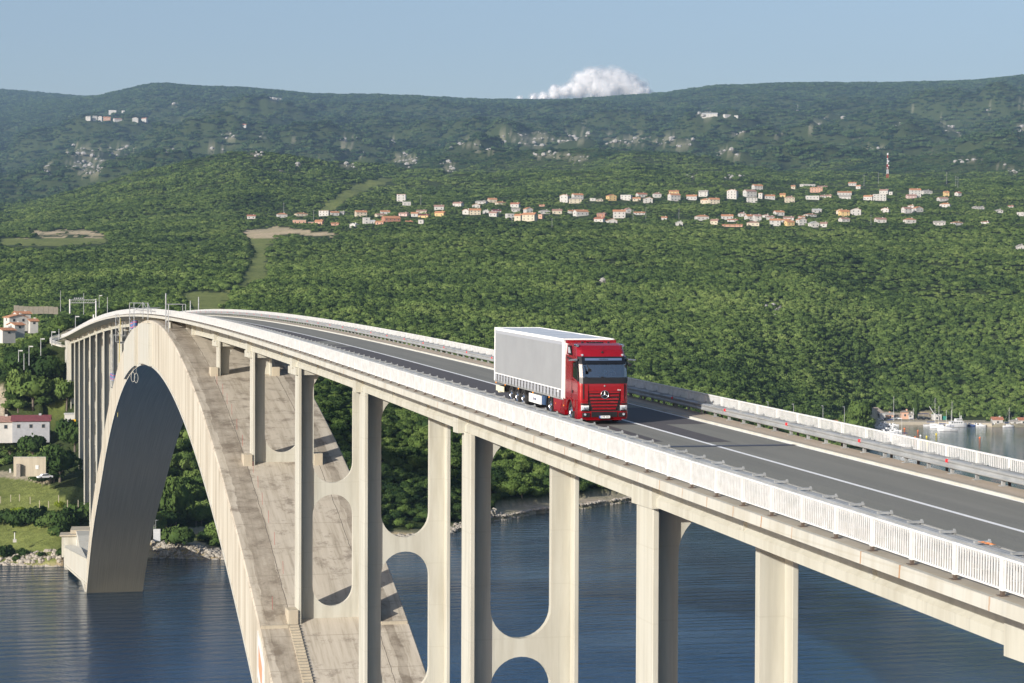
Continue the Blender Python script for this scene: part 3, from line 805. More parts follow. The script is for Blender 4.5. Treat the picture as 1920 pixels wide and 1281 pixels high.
yel_crown = crown_mesh("crown", 700, 0.08, 7, 450, 0.8); yel_crown.materials.append(M['leafyel'])
dark_crowns = [m_.copy() for m_ in near_crowns[:3]]
for m_ in dark_crowns: m_.name = "crown"; m_.materials.clear(); m_.materials.append(M['leafdark'])
tb = MB()
tb.tube((0, 0, -0.3), (0.02, 0.01, 0.35), 0.07, 0.05, 7, False)
for a in range(5):
    t_ = a*1.256; tb.tube((0.02, 0.01, 0.22+0.03*a), (0.42*math.cos(t_), 0.42*math.sin(t_), 0.62+0.05*a), 0.032, 0.012, 5, False)
trunk_me = tb.mesh("trunk"); trunk_me.materials.append(M['bark'])

HOLD = []   # (x, y, radius) kept free of trees; filled by the buildings
def ray_ground(px, py, d0=520, d1=11400, first=True):
    Ds = np.concatenate([np.arange(d0, 3000, 2.0), np.arange(3000, d1, 8.0)])
    p = at(px, py, 1000.0); dz = (p.z-CAM_Z)/1000.0
    dx = p.x/1000.0; dy = p.y/1000.0
    X = dx*Ds; Y = dy*Ds; Z = CAM_Z+dz*Ds
    g = ground(X, Y); hit = np.nonzero(Z <= g)[0]
    i = hit[0] if len(hit) else len(Ds)-1
    return float(X[i]), float(Y[i]), float(max(g[i], 0)), float(Ds[i])
# ---------------------------------------------------------------- articulated truck
M['red'] = mat("red_metallic_paint", (0.30, 0.005, 0.012), 0.25, 0.3, coat=0.7)
M['black'] = mat("black_plastic", (0.012, 0.012, 0.014), 0.45)
M['blackg'] = mat("gloss_black", (0.008, 0.009, 0.012), 0.12)
M['chrome'] = mat("chrome", (0.85, 0.86, 0.88), 0.12, 1.0)
M['rubber'] = mat("tyre_rubber", (0.018, 0.018, 0.018), 0.85)
M['curtain'] = noisy("grey_curtain", (0.29, 0.30, 0.31), (0.255, 0.265, 0.275), 0.8, 0.5)
M['tsilver'] = mat("pale_grey_sheet", (0.34, 0.355, 0.385), 0.45)
M['twhite'] = mat("white_trailer_paint", (0.85, 0.85, 0.83), 0.4)
M['amber'] = mat("amber_lens", (0.9, 0.30, 0.02), 0.3)
M['lens'] = mat("lamp_lens", (0.75, 0.80, 0.88), 0.08, 0.6)
M['dglass'] = mat("dark_side_glass", (0.012, 0.02, 0.014), 0.05)
def glass_mat():
    m = bpy.data.materials.new("windscreen_glass"); m.use_nodes = True; t = NT(m)
    for n in list(t.n): t.n.remove(n)
    o = t.N("ShaderNodeOutputMaterial"); g = t.N("ShaderNodeBsdfGlossy"); g.inputs["Roughness"].default_value = 0.03
    tr = t.N("ShaderNodeBsdfTransparent"); tr.inputs[0].default_value = (0.62, 0.72, 0.78, 1)
    f = t.N("ShaderNodeFresnel"); f.inputs[0].default_value = 1.5; mx = t.N("ShaderNodeMixShader")
    t.L(t.math('ADD', f.outputs[0], 0.28), mx.inputs[0]); t.L(tr.outputs[0], mx.inputs[1]); t.L(g.outputs[0], mx.inputs[2]); t.L(mx.outputs[0], o.inputs[0])
    return m
M['glass'] = glass_mat()
def text(body, size, loc, rot, m, parent, name="lettering", align='CENTER', ext=0.003):
    c = bpy.data.curves.new(name, 'FONT'); c.body = body; c.size = size; c.align_x = align; c.align_y = 'CENTER'; c.extrude = ext
    c.materials.append(m); tmp = bpy.data.objects.new(name, c); me = bpy.data.meshes.new_from_object(tmp); bpy.data.objects.remove(tmp); me.name = name
    o = bpy.data.objects.new(name, me); col.objects.link(o); o.parent = parent; o.location = loc; o.rotation_euler = rot
    return o
TY = 94.62
truck = empty("tractor_unit", (27.0, TY, zd(TY)+0.012), label="red tractor unit with tall roof coming towards the camera on the bridge", cat="truck")
truck.rotation_euler = (math.atan(slope(TY+3)), 0, 0)
TW = 2.46
def outline(yf, r, yr=2.45, x0=0.0, x1=TW, z=0.0, bow=0.06):
    P = []
    for k in range(7):
        a = math.pi+ (math.pi/2)*k/6; P.append((x0+r+r*math.cos(a), yf+bow+r+r*math.sin(a), z))
    for k in range(1, 6):
        u = k/6; P.append((x0+r+(x1-x0-2*r)*u, yf+bow*(2*u-1)**2, z))
    for k in range(7):
        a = 1.5*math.pi+(math.pi/2)*k/6; P.append((x1-r+r*math.cos(a), yf+bow+r+r*math.sin(a), z))
    P += [(x1, yr, z), (x0, yr, z)]
    return P
YF = [(0.22, .10), (0.35, .02), (0.8, 0.0), (1.2, 0.0), (1.85, 0.02), (2.2, .07), (2.9, .24), (3.2, .33), (3.5, .50), (3.7, .80), (3.79, 1.15)]
def yf(z): return float(np.interp(z, [a for a, b in YF], [b for a, b in YF]))
# lower cab above the wheel arch
cab = MB().loft([outline(yf(z), .24, z=z) for z in (1.12, 1.5, 1.85, 2.02)]).build("cab", M['red'], truck, smooth=False)
MB().loft([outline(yf(z), .22+.05*(z > 3.3), z=z, x0=0.02*(z-2.9), x1=TW-0.02*(z-2.9)) for z in (2.92, 3.2)]+
          [outline(yf(z), .30, z=z, x0=0.03+(z-3.2)*.10, x1=TW-0.03-(z-3.2)*.10) for z in (3.22, 3.35, 3.5, 3.62, 3.7, 3.76, 3.79)]).build("roof_fairing", M['red'], truck)
MB().box(0.0, TW, 2.38, 2.45, 2.02, 2.92).build("rear_wall", M['red'], truck)
for xs in ((0.0, 0.06), (TW-0.06, TW)):
    MB().box(xs[0], xs[1], 1.25, 2.38, 2.02, 2.92).build("side_panel", M['red'], truck)
    b = MB(); b.prism([(0.25, 2.02), (0.36, 2.02), (0.52, 2.92), (0.40, 2.92)], xs[0], xs[1]); b.build("windscreen_pillar", M['black'], truck)
    g = MB(); g.prism([(0.36, 2.05), (1.25, 2.20), (1.25, 2.88), (0.52, 2.88)], xs[0]+.02, xs[1]-.02); g.build("side_window", M['dglass'], truck)
# door line and side details
MB().prism([(0.32, 1.95), (1.25, 2.12), (1.25, 2.2), (0.34, 2.05)], -0.015, 0.01).build("window_trim", M['red'], truck)
MB().box(-0.012, 0.004, 1.28, 1.30, 1.15, 2.9).build("door_gap", M['black'], truck)
MB().box(-0.03, 0.004, 1.08, 1.22, 1.42, 1.56).build("door_handle", M['black'], truck)
MB().prism([(0.35, 2.93), (2.2, 3.05), (2.2, 3.12), (0.35, 3.0)], -0.03, 0.02).build("roof_trim", M['black'], truck)
MB().prism([(1.35, 3.22), (2.0, 3.22), (2.1, 3.66), (1.65, 3.66)], 0.0, 0.09).build("side_vent_frame", M['blackg'], truck)
MB().prism([(1.55, 3.30), (1.98, 3.30), (2.03, 3.58), (1.75, 3.58)], -0.01, 0.05).build("side_vent_window", M['tsilver'], truck)
MB().box(-0.02, TW+0.02, 2.22, 2.46, 3.74, 3.90).build("roof_spoiler", M['red'], truck, bevel=0.03)
for x in (.45, .7, 0.95, 1.25, 1.55, 1.8, 2.05): MB().box(x-.015, x+.015, 2.05, 2.25, 3.74, 3.80).build("spoiler_bracket", M['black'], truck)
MB().box(0.85, 1.55, 1.35, 1.85, 3.79, 3.84).build("roof_hatch", M['blackg'], truck)
for x in (.55, 1.85): MB().box(x-.05, x+.05, 1.4, 1.5, 3.78, 3.86).build("roof_beacon_base", M['black'], truck)
def front_patch(name, z0, z1, x0, x1, m, off=-0.012, r=.24, parent=truck, n=6, thick=0.03):
    mb = MB(); R = []
    bow = 0.06
    def yy(x, z):
        u = 2*(x/TW)-1; y = yf(z)+bow*u*u
        e = min(x, TW-x)
        if e < r: y += r-math.sqrt(max(0, r*r-(r-e)**2))
        return y
    xs = [x0+(x1-x0)*i/16 for i in range(17)]
    V = []; Fc = []
    for j in range(n+1):
        z = z0+(z1-z0)*j/n
        for x in xs: V.append((x, yy(x, z)+off, z))
    for j in range(n+1):
        z = z0+(z1-z0)*j/n
        for x in xs: V.append((x, yy(x, z)+off+thick, z))
    w = 17; o = (n+1)*w
    for j in range(n):
        for i in range(16):
            a = j*w+i; Fc.append((a, a+1, a+w+1, a+w)); Fc.append((o+a, o+a+w, o+a+w+1, o+a+1))
    for j in range(n):
        for i in (0, 16):
            a = j*w+i; Fc.append((a, a+w, o+a+w, o+a))
    for i in range(16):
        for j in (0, n):
            a = j*w+i; Fc.append((a, a+1, o+a+1, o+a))
    return mb.poly(V, Fc).build(name, m, parent)
front_patch("windscreen", 2.22, 2.90, 0.06, TW-0.06, M['glass'], off=0.0, thick=0.012)
front_patch("cowl_panel", 1.93, 2.22, 0.05, TW-0.05, M['black'], thick=0.05)
vis_ = front_patch("sun_visor", 2.86, 3.20, 0.02, TW-0.02, M['blackg'], off=-0.10, thick=0.14)
st_ = front_patch("visor_strip", 3.02, 3.13, 0.32, TW-0.32, M['chrome'], off=-0.125, parent=truck, n=2)
text("GIGASPACE", 0.085, (TW/2, yf(3.07)-0.135, 3.075), (math.pi/2, 0, 0), M['black'], truck)
c_ = text("Actros", 0.10, (TW-0.45, -0.02, 1.63), (math.pi/2, 0, 0), M['twhite'], truck)
MB().tube((TW/2, yf(3.45)-0.03, 3.42), (TW/2+.03, yf(3.45)-0.18, 3.72), 0.008, n=4).tube((TW/2, yf(3.4)+.03, 3.38), (TW/2, yf(3.4)-.05, 3.40), 0.05, n=8).build("aerial", M['black'], truck)
for x in (0.24, TW-0.24): MB().tube((x, yf(3.3)+.12, 3.27), (x, yf(3.3)-.02, 3.27), 0.05, n=10).build("marker_lamp", M['lens'], truck)
# bonnet panel seams, grille
front_patch("grille_recess", 0.62, 1.60, 0.44, TW-0.44, M['black'], off=-0.004, n=6)
for z, w_ in ((1.48, .48), (1.33, .50), (1.16, .52), (1.01, .56), (0.86, .60), (0.71, .66)): front_patch("grille_slat", z, z+0.085, w_, TW-w_, M['red'], off=-0.06, n=1, thick=.05)
front_patch("bonnet", 1.58, 1.92, 0.36, TW-0.36, M['red'], off=-0.02, n=3)
for s in (0, 1):
    x0, x1 = (0.26, 0.42) if s == 0 else (TW-0.42, TW-0.26)
    front_patch("air_deflector", 1.10, 1.92, x0, x1, M['red'], off=-0.07, n=3)
    x0, x1 = (0.20, 0.25) if s == 0 else (TW-0.25, TW-0.20)
    front_patch("deflector_gap", 1.2, 1.90, x0, x1, M['black'], off=-0.01, n=3)
# star emblem
em = empty("emblem", (TW/2, -0.085, 1.42), parent=truck)
ring = MB(); R = []
for k in range(28):
    a = 2*math.pi*k/28; q = []
    for j in range(6):
        b = 2*math.pi*j/6; rr = 0.185+0.017*math.cos(b); q.append((rr*math.sin(a), 0.017*math.sin(b), rr*math.cos(a)))
    R.append(q)
R.append(R[0]); ring.loft(R, caps=False).build("emblem_ring", M['chrome'], em, smooth=True)
stb = MB()
for k in range(3):
    a = 2*math.pi*k/3; tip = (0.172*math.sin(a), 0, 0.172*math.cos(a)); l = (0.038*math.sin(a-1.05), 0, 0.038*math.cos(a-1.05)); r_ = (0.038*math.sin(a+1.05), 0, 0.038*math.cos(a+1.05))
    stb.poly([tip, l, (0, -0.03, 0), r_, (0, 0.02, 0)], [(0, 1, 2), (0, 2, 3), (0, 4, 1), (0, 3, 4)])
stb.build("emblem_star", M['chrome'], em)
MB().tube((0, 0.03, 0), (0, 0.012, 0), 0.175, n=24).build("emblem_back", M['blackg'], em)
MB().tube((TW/2, -0.005, 1.83), (TW/2, -0.04, 1.83), 0.04, n=10).build("badge", M['chrome'], truck)
# bumper
bm_ = MB().loft([outline(yf(z)-0.06, .26, yr=0.72, z=z, x0=-0.01, x1=TW+0.01) for z in (0.24, 0.34, 0.56, 0.63)]).build("bumper", M['red'], truck)
MB().loft([outline(yf(z), .24, yr=0.72, z=z) for z in (0.62, 0.9, 1.13)]).build("corner_panel", M['red'], truck)
front_patch("lower_intake", 0.36, 0.60, 0.60, TW-0.60, M['black'], off=-0.085, n=2)
front_patch("bumper_lip", 0.20, 0.26, 0.35, TW-0.35, M['red'], off=-0.10, n=1)
for s in (0, 1):
    x0, x1 = (0.16, 0.52) if s == 0 else (TW-0.52, TW-0.16)
    front_patch("fog_lamp_recess", 0.36, 0.56, x0, x1, M['black'], off=-0.085, n=2)
    xc = 0.28 if s == 0 else TW-0.28
    MB().tube((xc, yf(.48)-.06, .48), (xc, yf(.48)-.11, .48), 0.055, n=12).build("fog_lamp", M['lens'], truck)
    x0, x1 = (0.10, 0.46) if s == 0 else (TW-0.46, TW-0.10)
    hl = front_patch("headlight", 0.66, 0.86, x0, x1, M['lens'], off=-0.09, n=3)
    front_patch("lamp_bezel", 0.64, 0.70, x0+.03, x1-.02, M['black'], off=-0.10, parent=hl, n=1)
    for q in (0.32, 0.68): MB().tube((x0+(x1-x0)*q, -0.085, .77), (x0+(x1-x0)*q, -0.13, .77), 0.05, n=10).build("projector_lamp", M['chrome'], hl)
    dr = front_patch("daytime_light_strip", 0.86, 0.90, x0, x1, M['twhite'], off=-0.10, parent=hl, n=1)
    x0, x1 = (0.08, 0.40) if s == 0 else (TW-0.40, TW-0.08)
    front_patch("lamp_upper_vent", 0.94, 1.00, x0, x1, M['black'], off=-0.075, n=1)
pl_ = MB().box(TW/2-.30, TW/2+.30, -0.125, -0.085, .28, .46).build("plate_holder", M['black'], truck)
MB().box(TW/2-.26, TW/2+.26, -0.135, -0.12, .31, .42).build("number_plate", M['twhite'], truck)
MB().box(TW/2-.26, TW/2-.21, -0.137, -0.134, .31, .42).build("plate_band", mat("plate_blue", (0.02, 0.07, 0.5), .4), truck)
text("S MB 3024", 0.095, (TW/2+.02, -0.138, .365), (math.pi/2, 0, 0), M['black'], truck)
# mirrors, lamps
for s in (-1, 1):
    x = -0.02 if s < 0 else TW+.02
    MB().prism([(x, 3.02), (x+s*.38, 3.00), (x+s*.40, 3.06), (x, 3.10)] if s > 0 else [(x, 3.10), (x+s*.40, 3.06), (x+s*.38, 3.00), (x, 3.02)], 0.30, 0.48, 'y').build("mirror_camera", M['chrome'], truck)
    MB().tube((x, .4, 3.0), (x+s*.05, .35, 2.86), 0.03, n=6).cbox((x+s*.10, .33, 2.78), .12, .16, .14).build("kerb_mirror", M['black'], truck)
    for q in (0.75, 0.98): MB().tube((x-s*.12, q+.15, 3.70), (x-s*.12, q, 3.70), 0.07, n=12).build("roof_lamp", M['chrome'], truck)
MB().tube((0.35, .02, 2.85), (0.45, -.12, 2.62), 0.025, n=6).cbox((0.45, -.14, 2.58), .16, .1, .14).build("front_mirror", M['black'], truck)
for x in (.75, 1.55): MB().tube((x, yf(2.1)-.02, 2.08), (x-.45, yf(2.25)-.03, 2.27), 0.014, n=5).build("wiper", M['black'], truck)
# wheels
def wheel(r=0.51, w=0.30, name="wheel", parent=None, side=-1):
    """axle along x; outer face towards side*x"""
    wob = empty(name, parent=parent)
    prof = [(0.0, r*.60), (0.0, r*.9), (w*.12, r*.99), (w*.88, r*.99), (w, r*.9), (w, r*.6)]
    rings = []
    for k in range(29):
        a = 2*math.pi*k/28; rings.append([(-side*p-0.0, q*math.cos(a), q*math.sin(a)) for p, q in prof])
    MB().loft(rings, closed=True, caps=False).build("tyre", M['rubber'], wob, smooth=True)
    prof = [(0.012, r*.61), (0.07, r*.55), (0.10, r*.40), (0.05, r*.30), (0.02, r*.20), (-0.01, r*.16), (-0.01, 0.001)]
    rings = []
    for k in range(25):
        a = 2*math.pi*k/24; rings.append([(-side*p, q*math.cos(a), q*math.sin(a)) for p, q in prof])
    MB().loft(rings, closed=False).build("rim", M['chrome'], wob, smooth=True)
    b = MB()
    for k in range(10):
        a = 2*math.pi*k/10; b.tube((-side*.06, r*.33*math.cos(a), r*.33*math.sin(a)), (-side*.02, r*.33*math.cos(a), r*.33*math.sin(a)), 0.016, n=6)
        b.tube((-side*.085, r*.47*math.cos(a), r*.47*math.sin(a)), (-side*.05, r*.47*math.cos(a), r*.47*math.sin(a)), 0.035, n=6)
    b.build("wheel_nuts", M['galvd'], wob, kind='stuff')
    return wob
wl = wheel(parent=truck, side=-1); wl.location = (0.05, 1.6, 0.51)
wr = wheel(parent=truck, side=1); wr.location = (TW-.05, 1.6, 0.51)
for s, x in ((-1, 0.03), (1, TW-.03)):
    q = copy_tree(wl if s < 0 else wr, truck, loc=(x, 5.3, 0.51))
def arch_ring_part(name, yc, x0, x1, r0, r1, a0, a1, m, parent, zc=0.51, n=12):
    mb = MB(); rings = []
    for k in range(n+1):
        a = D2R(a0+(a1-a0)*k/n); c, s = math.cos(a), math.sin(a)
        rings.append([(x0, yc+r0*c, zc+r0*s), (x1, yc+r0*c, zc+r0*s), (x1, yc+r1*c, zc+r1*s), (x0, yc+r1*c, zc+r1*s)])
    return mb.loft(rings).build(name, m, parent)
for x0, x1 in ((-0.02, .42), (TW-.42, TW+.02)):
    arch_ring_part("wheel_arch", 1.6, x0, x1, .58, .68, 5, 175, M['red'], truck)
    arch_ring_part("mudguard", 5.3, x0, x1, .60, .64, -20, 200, M['black'], truck)
    MB().box(x0+.02, x1-.02, 2.18, 2.44, .55, 1.13).build("step_panel", M['red'], truck)
    MB().box(x0+.0, x1, .62, 1.0, .75, 1.13).build("fender_filler", M['red'], truck)
    sk = MB().prism([(2.48, .28), (4.5, .32), (4.55, 1.0), (2.48, 1.05)], x0, x1).build("side_skirt", M['red'], truck)
    MB().prism([(3.3, .4), (4.35, .42), (4.4, .92), (2.9, .95)], x0-.012 if x0 < 1 else x1, x0 if x0 < 1 else x1+.012).build("skirt_panel", mat("red_paint_panel", (0.30, 0.02, 0.03), .4, .2), sk)
    xa = -0.035 if x0 < 1 else TW+.01
    for y in (2.6, 4.05): MB().box(xa, xa+.03, y, y+.08, .68, .75).build("side_marker", M['amber'], truck)
MB().box(.75, .95, 2.3, 6.2, .70, .95).box(TW-.95, TW-.75, 2.3, 6.2, .70, .95).box(.6, TW-.6, 4.4, 6.0, .95, 1.08).build("chassis", M['black'], truck)
MB().box(.35, TW-.35, 2.5, 3.1, .9, 1.12).build("catwalk", M['galvd'], truck)
# cab interior
MB().box(.08, TW-.08, 0.42, .95, 1.9, 2.16).build("dashboard", M['black'], truck)
MB().box(.12, TW-.12, 0.36, .44, 2.17, 2.26).build("dash_top", mat("beige_dash", (0.30, 0.27, 0.22), .7), truck)
MB().box(TW/2-.16, TW/2+.16, 0.34, .40, 2.2, 2.38).build("windscreen_sensor", M['black'], truck)
for x in (.6, 1.85): MB().box(x-.27, x+.27, 1.55, 1.7, 2.0, 2.82).box(x-.27, x+.27, 1.05, 1.6, 1.85, 2.02).build("seat", mat("seat_fabric", (0.05, 0.05, 0.055), .9), truck, bevel=.03)
R = []
for k in range(21):
    a = 2*math.pi*k/20; q = []
    for j in range(5):
        b = 2*math.pi*j/5; rr = 0.20+0.016*math.cos(b); q.append((1.85+rr*math.cos(a), 0.98-.35*rr*math.sin(a)+.016*math.sin(b), 2.24+.9*rr*math.sin(a)*.9))
    R.append(q)
MB().loft(R, caps=False).build("steering_wheel", M['black'], truck, smooth=True)

# ---- trailer
tr = empty("semi_trailer", (27.0, TY, zd(TY)+0.012), label="long grey curtain-sided semi-trailer with white frame behind the red cab", cat="trailer")
tr.rotation_euler = (math.atan((zd(TY+16)-zd(TY))/16), 0, 0)
a0, a1, x0, x1, zb, zt = 2.72, 16.9, -0.04, 2.51, 1.03, 3.93
for s, xa, xb in ((0, x0+.01, x0+.05), (1, x1-.05, x1-.01)):
    cu = MB().box(xa, xb, a0+.22, a1-.12, 1.47, zt-.30).build("curtain", M['curtain'], tr)
    MB().box(xa-.004*(1-s)*3, xb+.004*s*3, a0+.22, a1-.12, zt-.30, zt-.13).build("curtain_rail", M['tsilver'], tr)
    MB().box(xa-.02*(1-s), xb+.02*s, a0, a1, zt-.13, zt+.01).build("top_beam", M['twhite'], tr)
    MB().box(xa-.006, xb+.006, a0+.22, a1-.12, 1.43, 1.475).build("curtain_seam", M['twhite'], tr)
    sk = MB().box(xa, xb, a0+.22, a1-.12, zb+.05, 1.43).build("lower_curtain", M['tsilver'], tr)
    MB().box(xa-.01, xb+.01, a0, a1, zb-.06, zb+.05).build("side_rail", M['galv'], tr)
    for k in range(21):
        y = a0+.55+k*.645; xs_ = xa-.03 if s == 0 else xb
        MB().box(xs_, xs_+.03, y-.028, y+.028, zb-.01, 1.42).box(xs_-.005, xs_+.032, y-.05, y+.05, 1.14, 1.28).box(xs_, xs_+.02, y-.12, y+.12, 1.36, 1.39).build("strap", M['galvd'], tr)
    MB().box(xa-.012, xa+.0, a0+.9, a0+1.15, 1.30, 1.38).build("data_label", M['twhite'], tr)
for y0_, y1_ in ((a0, a0+.22), (a1-.12, a1)):
    for xa, xb in ((x0-.01, x0+.10), (x1-.10, x1+.01)): MB().box(xa, xb, y0_, y1_, zb, zt-.13).build("corner_post", M['twhite'], tr)
MB().box(x0+.1, x1-.1, a0+.01, a0+.07, zb, zt-.05).build("front_wall", M['twhite'], tr)
MB().box(x0+.1, x1-.1, a1-.06, a1-.01, zb, zt-.05).build("rear_doors", M['twhite'], tr)
rf = MB()
for k in range(14):
    y0_ = a0+.12+k*1.0; rf.box(x0+.05, x1-.05, y0_, y0_+.985, zt-.06, zt-.015+.008*math.sin(k*2.1))
rf.build("roof_sheet", mat("roof_tarpaulin", (0.50, 0.53, 0.57), .4), tr)
for q0, q1 in ((a0, a0+.14), (a1-.12, a1)): MB().box(x0, x1, q0, q1, zt-.04, zt+.015).build("roof_end_beam", M['twhite'], tr)
MB().box(.55, .8, 4.6, a1-.3, .78, 1.0).box(x1-.8, x1-.55, 4.6, a1-.3, .78, 1.0).box(x0+.1, x1-.1, 4.3, a1, .98, 1.03).build("chassis", M['black'], tr)
for k, y in enumerate((10.7, 12.0, 13.3)):
    for s, x, w0 in ((-1, x0+.06, wl), (1, x1-.06, wr)): copy_tree(w0, tr, loc=(x, y, .51))
    for xa, xb in ((x0+.04, x0+.44), (x1-.44, x1-.04)): arch_ring_part("mudguard", y, xa, xb, .58, .61, 20, 160, M['black'], tr)
for xa in (x0+.03, x1-.07):
    b = MB().box(xa, xa+.05, 7.0, 9.4, .42, .86).build("side_guard", M['twhite'], tr)
    if xa < 1: text("Krone", .26, (xa-.006, 8.2, .64), (math.pi/2, 0, -math.pi/2), mat("navy_lettering", (0.02, 0.03, 0.12), .5), tr)
MB().box(x0+.06, x0+.7, 6.35, 6.95, .45, .9).build("battery_box", mat("blue_grey_box", (0.04, 0.08, 0.16), .4), tr)
MB().box(x0+.06, x0+.6, 15.0, 15.9, .55, .82).build("spare_wheel_cradle", M['black'], tr)
MB().box(x0+.05, x1-.05, 16.0, 16.2, .42, .62).box(x0+.03, x0+.08, 14.9, 16.6, .50, .80).build("rear_bumper_panel", mat("cream_panel", (0.72, 0.68, 0.52), .5), tr)
for y in (5.2, 8.4, 11.4, 14.3, 16.4): MB().box(x0-.03, x0+.01, y, y+.1, zb-.13, zb-.06).build("side_marker", M['amber'], tr)
# driver
def skin_figure(name, joints, edges, m, parent=None, levels=1, root=0):
    me = bpy.data.meshes.new(name); me.from_pydata([j[0] for j in joints], edges, []); me.update()
    o = bpy.data.objects.new(name, me); col.objects.link(o); o.parent = parent
    sk_ = o.modifiers.new("skin", 'SKIN'); ss_ = o.modifiers.new("sub", 'SUBSURF'); ss_.levels = levels; ss_.render_levels = levels
    for i, j in enumerate(joints):
        v = me.skin_vertices[0].data[i]; v.radius = j[1] if isinstance(j[1], tuple) else (j[1], j[1]); v.use_root = (i == root)
    me.materials.append(m); return o
skinm = mat("skin", (0.42, 0.25, 0.18), .6); shirtm = mat("pale_blue_shirt", (0.45, 0.50, 0.58), .8); hairm = mat("dark_hair", (0.03, 0.02, 0.015), .8); trm = mat("dark_trousers", (0.03, 0.035, 0.05), .9)
def seated_driver(parent_loc, rot):
    pr = empty("person", parent_loc, label="driver in a pale shirt behind the windscreen holding the steering wheel", cat="person"); pr.rotation_euler = rot
    J = [((0, 0, 0), (.15, .11)), ((0, .02, .22), (.14, .10)), ((0, .03, .42), (.17, .10)), ((0, .03, .54), .06), ((0, .0, .66), .082), ((0, -.02, .76), .088),
         ((-.19, .02, .46), .055), ((-.25, -.16, .26), .045), ((-.17, -.36, .32), .034), ((-.15, -.43, .34), .030),
         ((.19, .02, .46), .055), ((.25, -.16, .26), .045), ((.17, -.36, .32), .034), ((.15, -.43, .34), .030),
         ((-.10, -.40, -.02), .075), ((-.10, -.52, -.42), .05), ((-.10, -.66, -.46), .04), ((.10, -.40, -.02), .075), ((.10, -.52, -.42), .05), ((.10, -.66, -.46), .04)]
    E_ = [(0, 1), (1, 2), (2, 3), (3, 4), (4, 5), (2, 6), (6, 7), (7, 8), (8, 9), (2, 10), (10, 11), (11, 12), (12, 13), (0, 14), (14, 15), (15, 16), (0, 17), (17, 18), (18, 19)]
    skin_figure("body", J, E_, skinm, pr)
    skin_figure("shirt", [((0, 0, -.02), (.16, .12)), ((0, .02, .22), (.155, .115)), ((0, .03, .42), (.185, .115)), ((0, .03, .50), .075), ((-.19, .02, .46), .065), ((-.25, -.15, .27), .055), ((-.19, -.30, .31), .045), ((.19, .02, .46), .065), ((.25, -.15, .27), .055), ((.19, -.30, .31), .045)],
                [(0, 1), (1, 2), (2, 3), (2, 4), (4, 5), (5, 6), (2, 7), (7, 8), (8, 9)], shirtm, pr)
    skin_figure("trousers", [((0, 0, -.02), (.16, .12)), ((-.10, -.40, -.02), .085), ((-.10, -.50, -.36), .06), ((.10, -.40, -.02), .085), ((.10, -.50, -.36), .06)], [(0, 1), (1, 2), (0, 3), (3, 4)], trm, pr)
    skin_figure("hair", [((0, .05, .70), .075), ((0, .02, .80), .082)], [(0, 1)], hairm, pr)
    fc = MB(); 
    for s in (-1, 1): fc.cbox((s*.033, -.100, .735), .02, .02, .012); fc.cbox((s*.088, -.01, .72), .02, .04, .06)
    fc.cbox((0, -.112, .70), .022, .03, .045); fc.cbox((0, -.098, .66), .045, .015, .010)
    fc.build("facial_features", skinm, pr)
    return pr
mw = truck.matrix_basis if False else Matrix.Translation(truck.location) @ truck.rotation_euler.to_matrix().to_4x4()
seated_driver(tuple(mw @ Vector((1.85, 1.33, 2.04))), truck.rotation_euler)
# ---------------------------------------------------------------- houses
WALLC = {'w': ("white", (0.53, 0.515, 0.48)), 'c': ("cream", (0.56, 0.50, 0.38)), 'y': ("yellow", (0.66, 0.48, 0.22)), 's': ("salmon", (0.60, 0.36, 0.25)), 'g': ("grey", (0.45, 0.44, 0.42)), 'b': ("brick", (0.42, 0.20, 0.13)), 'p': ("pale pink", (0.62, 0.46, 0.42))}
ROOFC = {'r': ("red-tiled", (0.42, 0.17, 0.10)), 'o': ("orange-tiled", (0.52, 0.24, 0.12)), 'g': ("grey", (0.38, 0.35, 0.31)), 'm': ("maroon", (0.19, 0.05, 0.06)), 'f': ("flat white", (0.52, 0.52, 0.50)), 'd': ("faded red", (0.38, 0.22, 0.17))}
WM = {k: noisy("house_wall_"+v[0].replace(" ", "_"), v[1], tuple(x*.86 for x in v[1]), .6, .85) for k, v in WALLC.items()}
def tile_mat(name, c):
    m = mat(name, c, .85); t = NT(m); p = t.pos(); n = t.noise(p, 1.2, 4)
    t.color(t.ramp(n, [(.3, tuple(x*.72 for x in c)), (.7, tuple(min(1, x*1.15) for x in c))]))
    w = t.N("ShaderNodeTexWave"); t.L(t.N("ShaderNodeTexCoord").outputs["Object"], w.inputs["Vector"]); w.inputs["Scale"].default_value = 3.0
    t.bump(w.outputs[1], .5, .05); return m
RM = {k: tile_mat("roof_"+v[0].replace(" ", "_").replace("-", "_"), v[1]) for k, v in ROOFC.items()}
M['pane'] = mat("window_pane", (0.03, 0.04, 0.05), .1)
M['shut'] = mat("window_frame_paint", (0.35, 0.33, 0.30), .7)
winme = MB().box(-.5, .5, -.03, .06, -.6, .6).mesh("window"); winme.materials.append(M['shut'])
panme = MB().box(-.40, .40, -.06, .0, -.5, .5).mesh("pane"); panme.materials.append(M['pane'])
VH = []
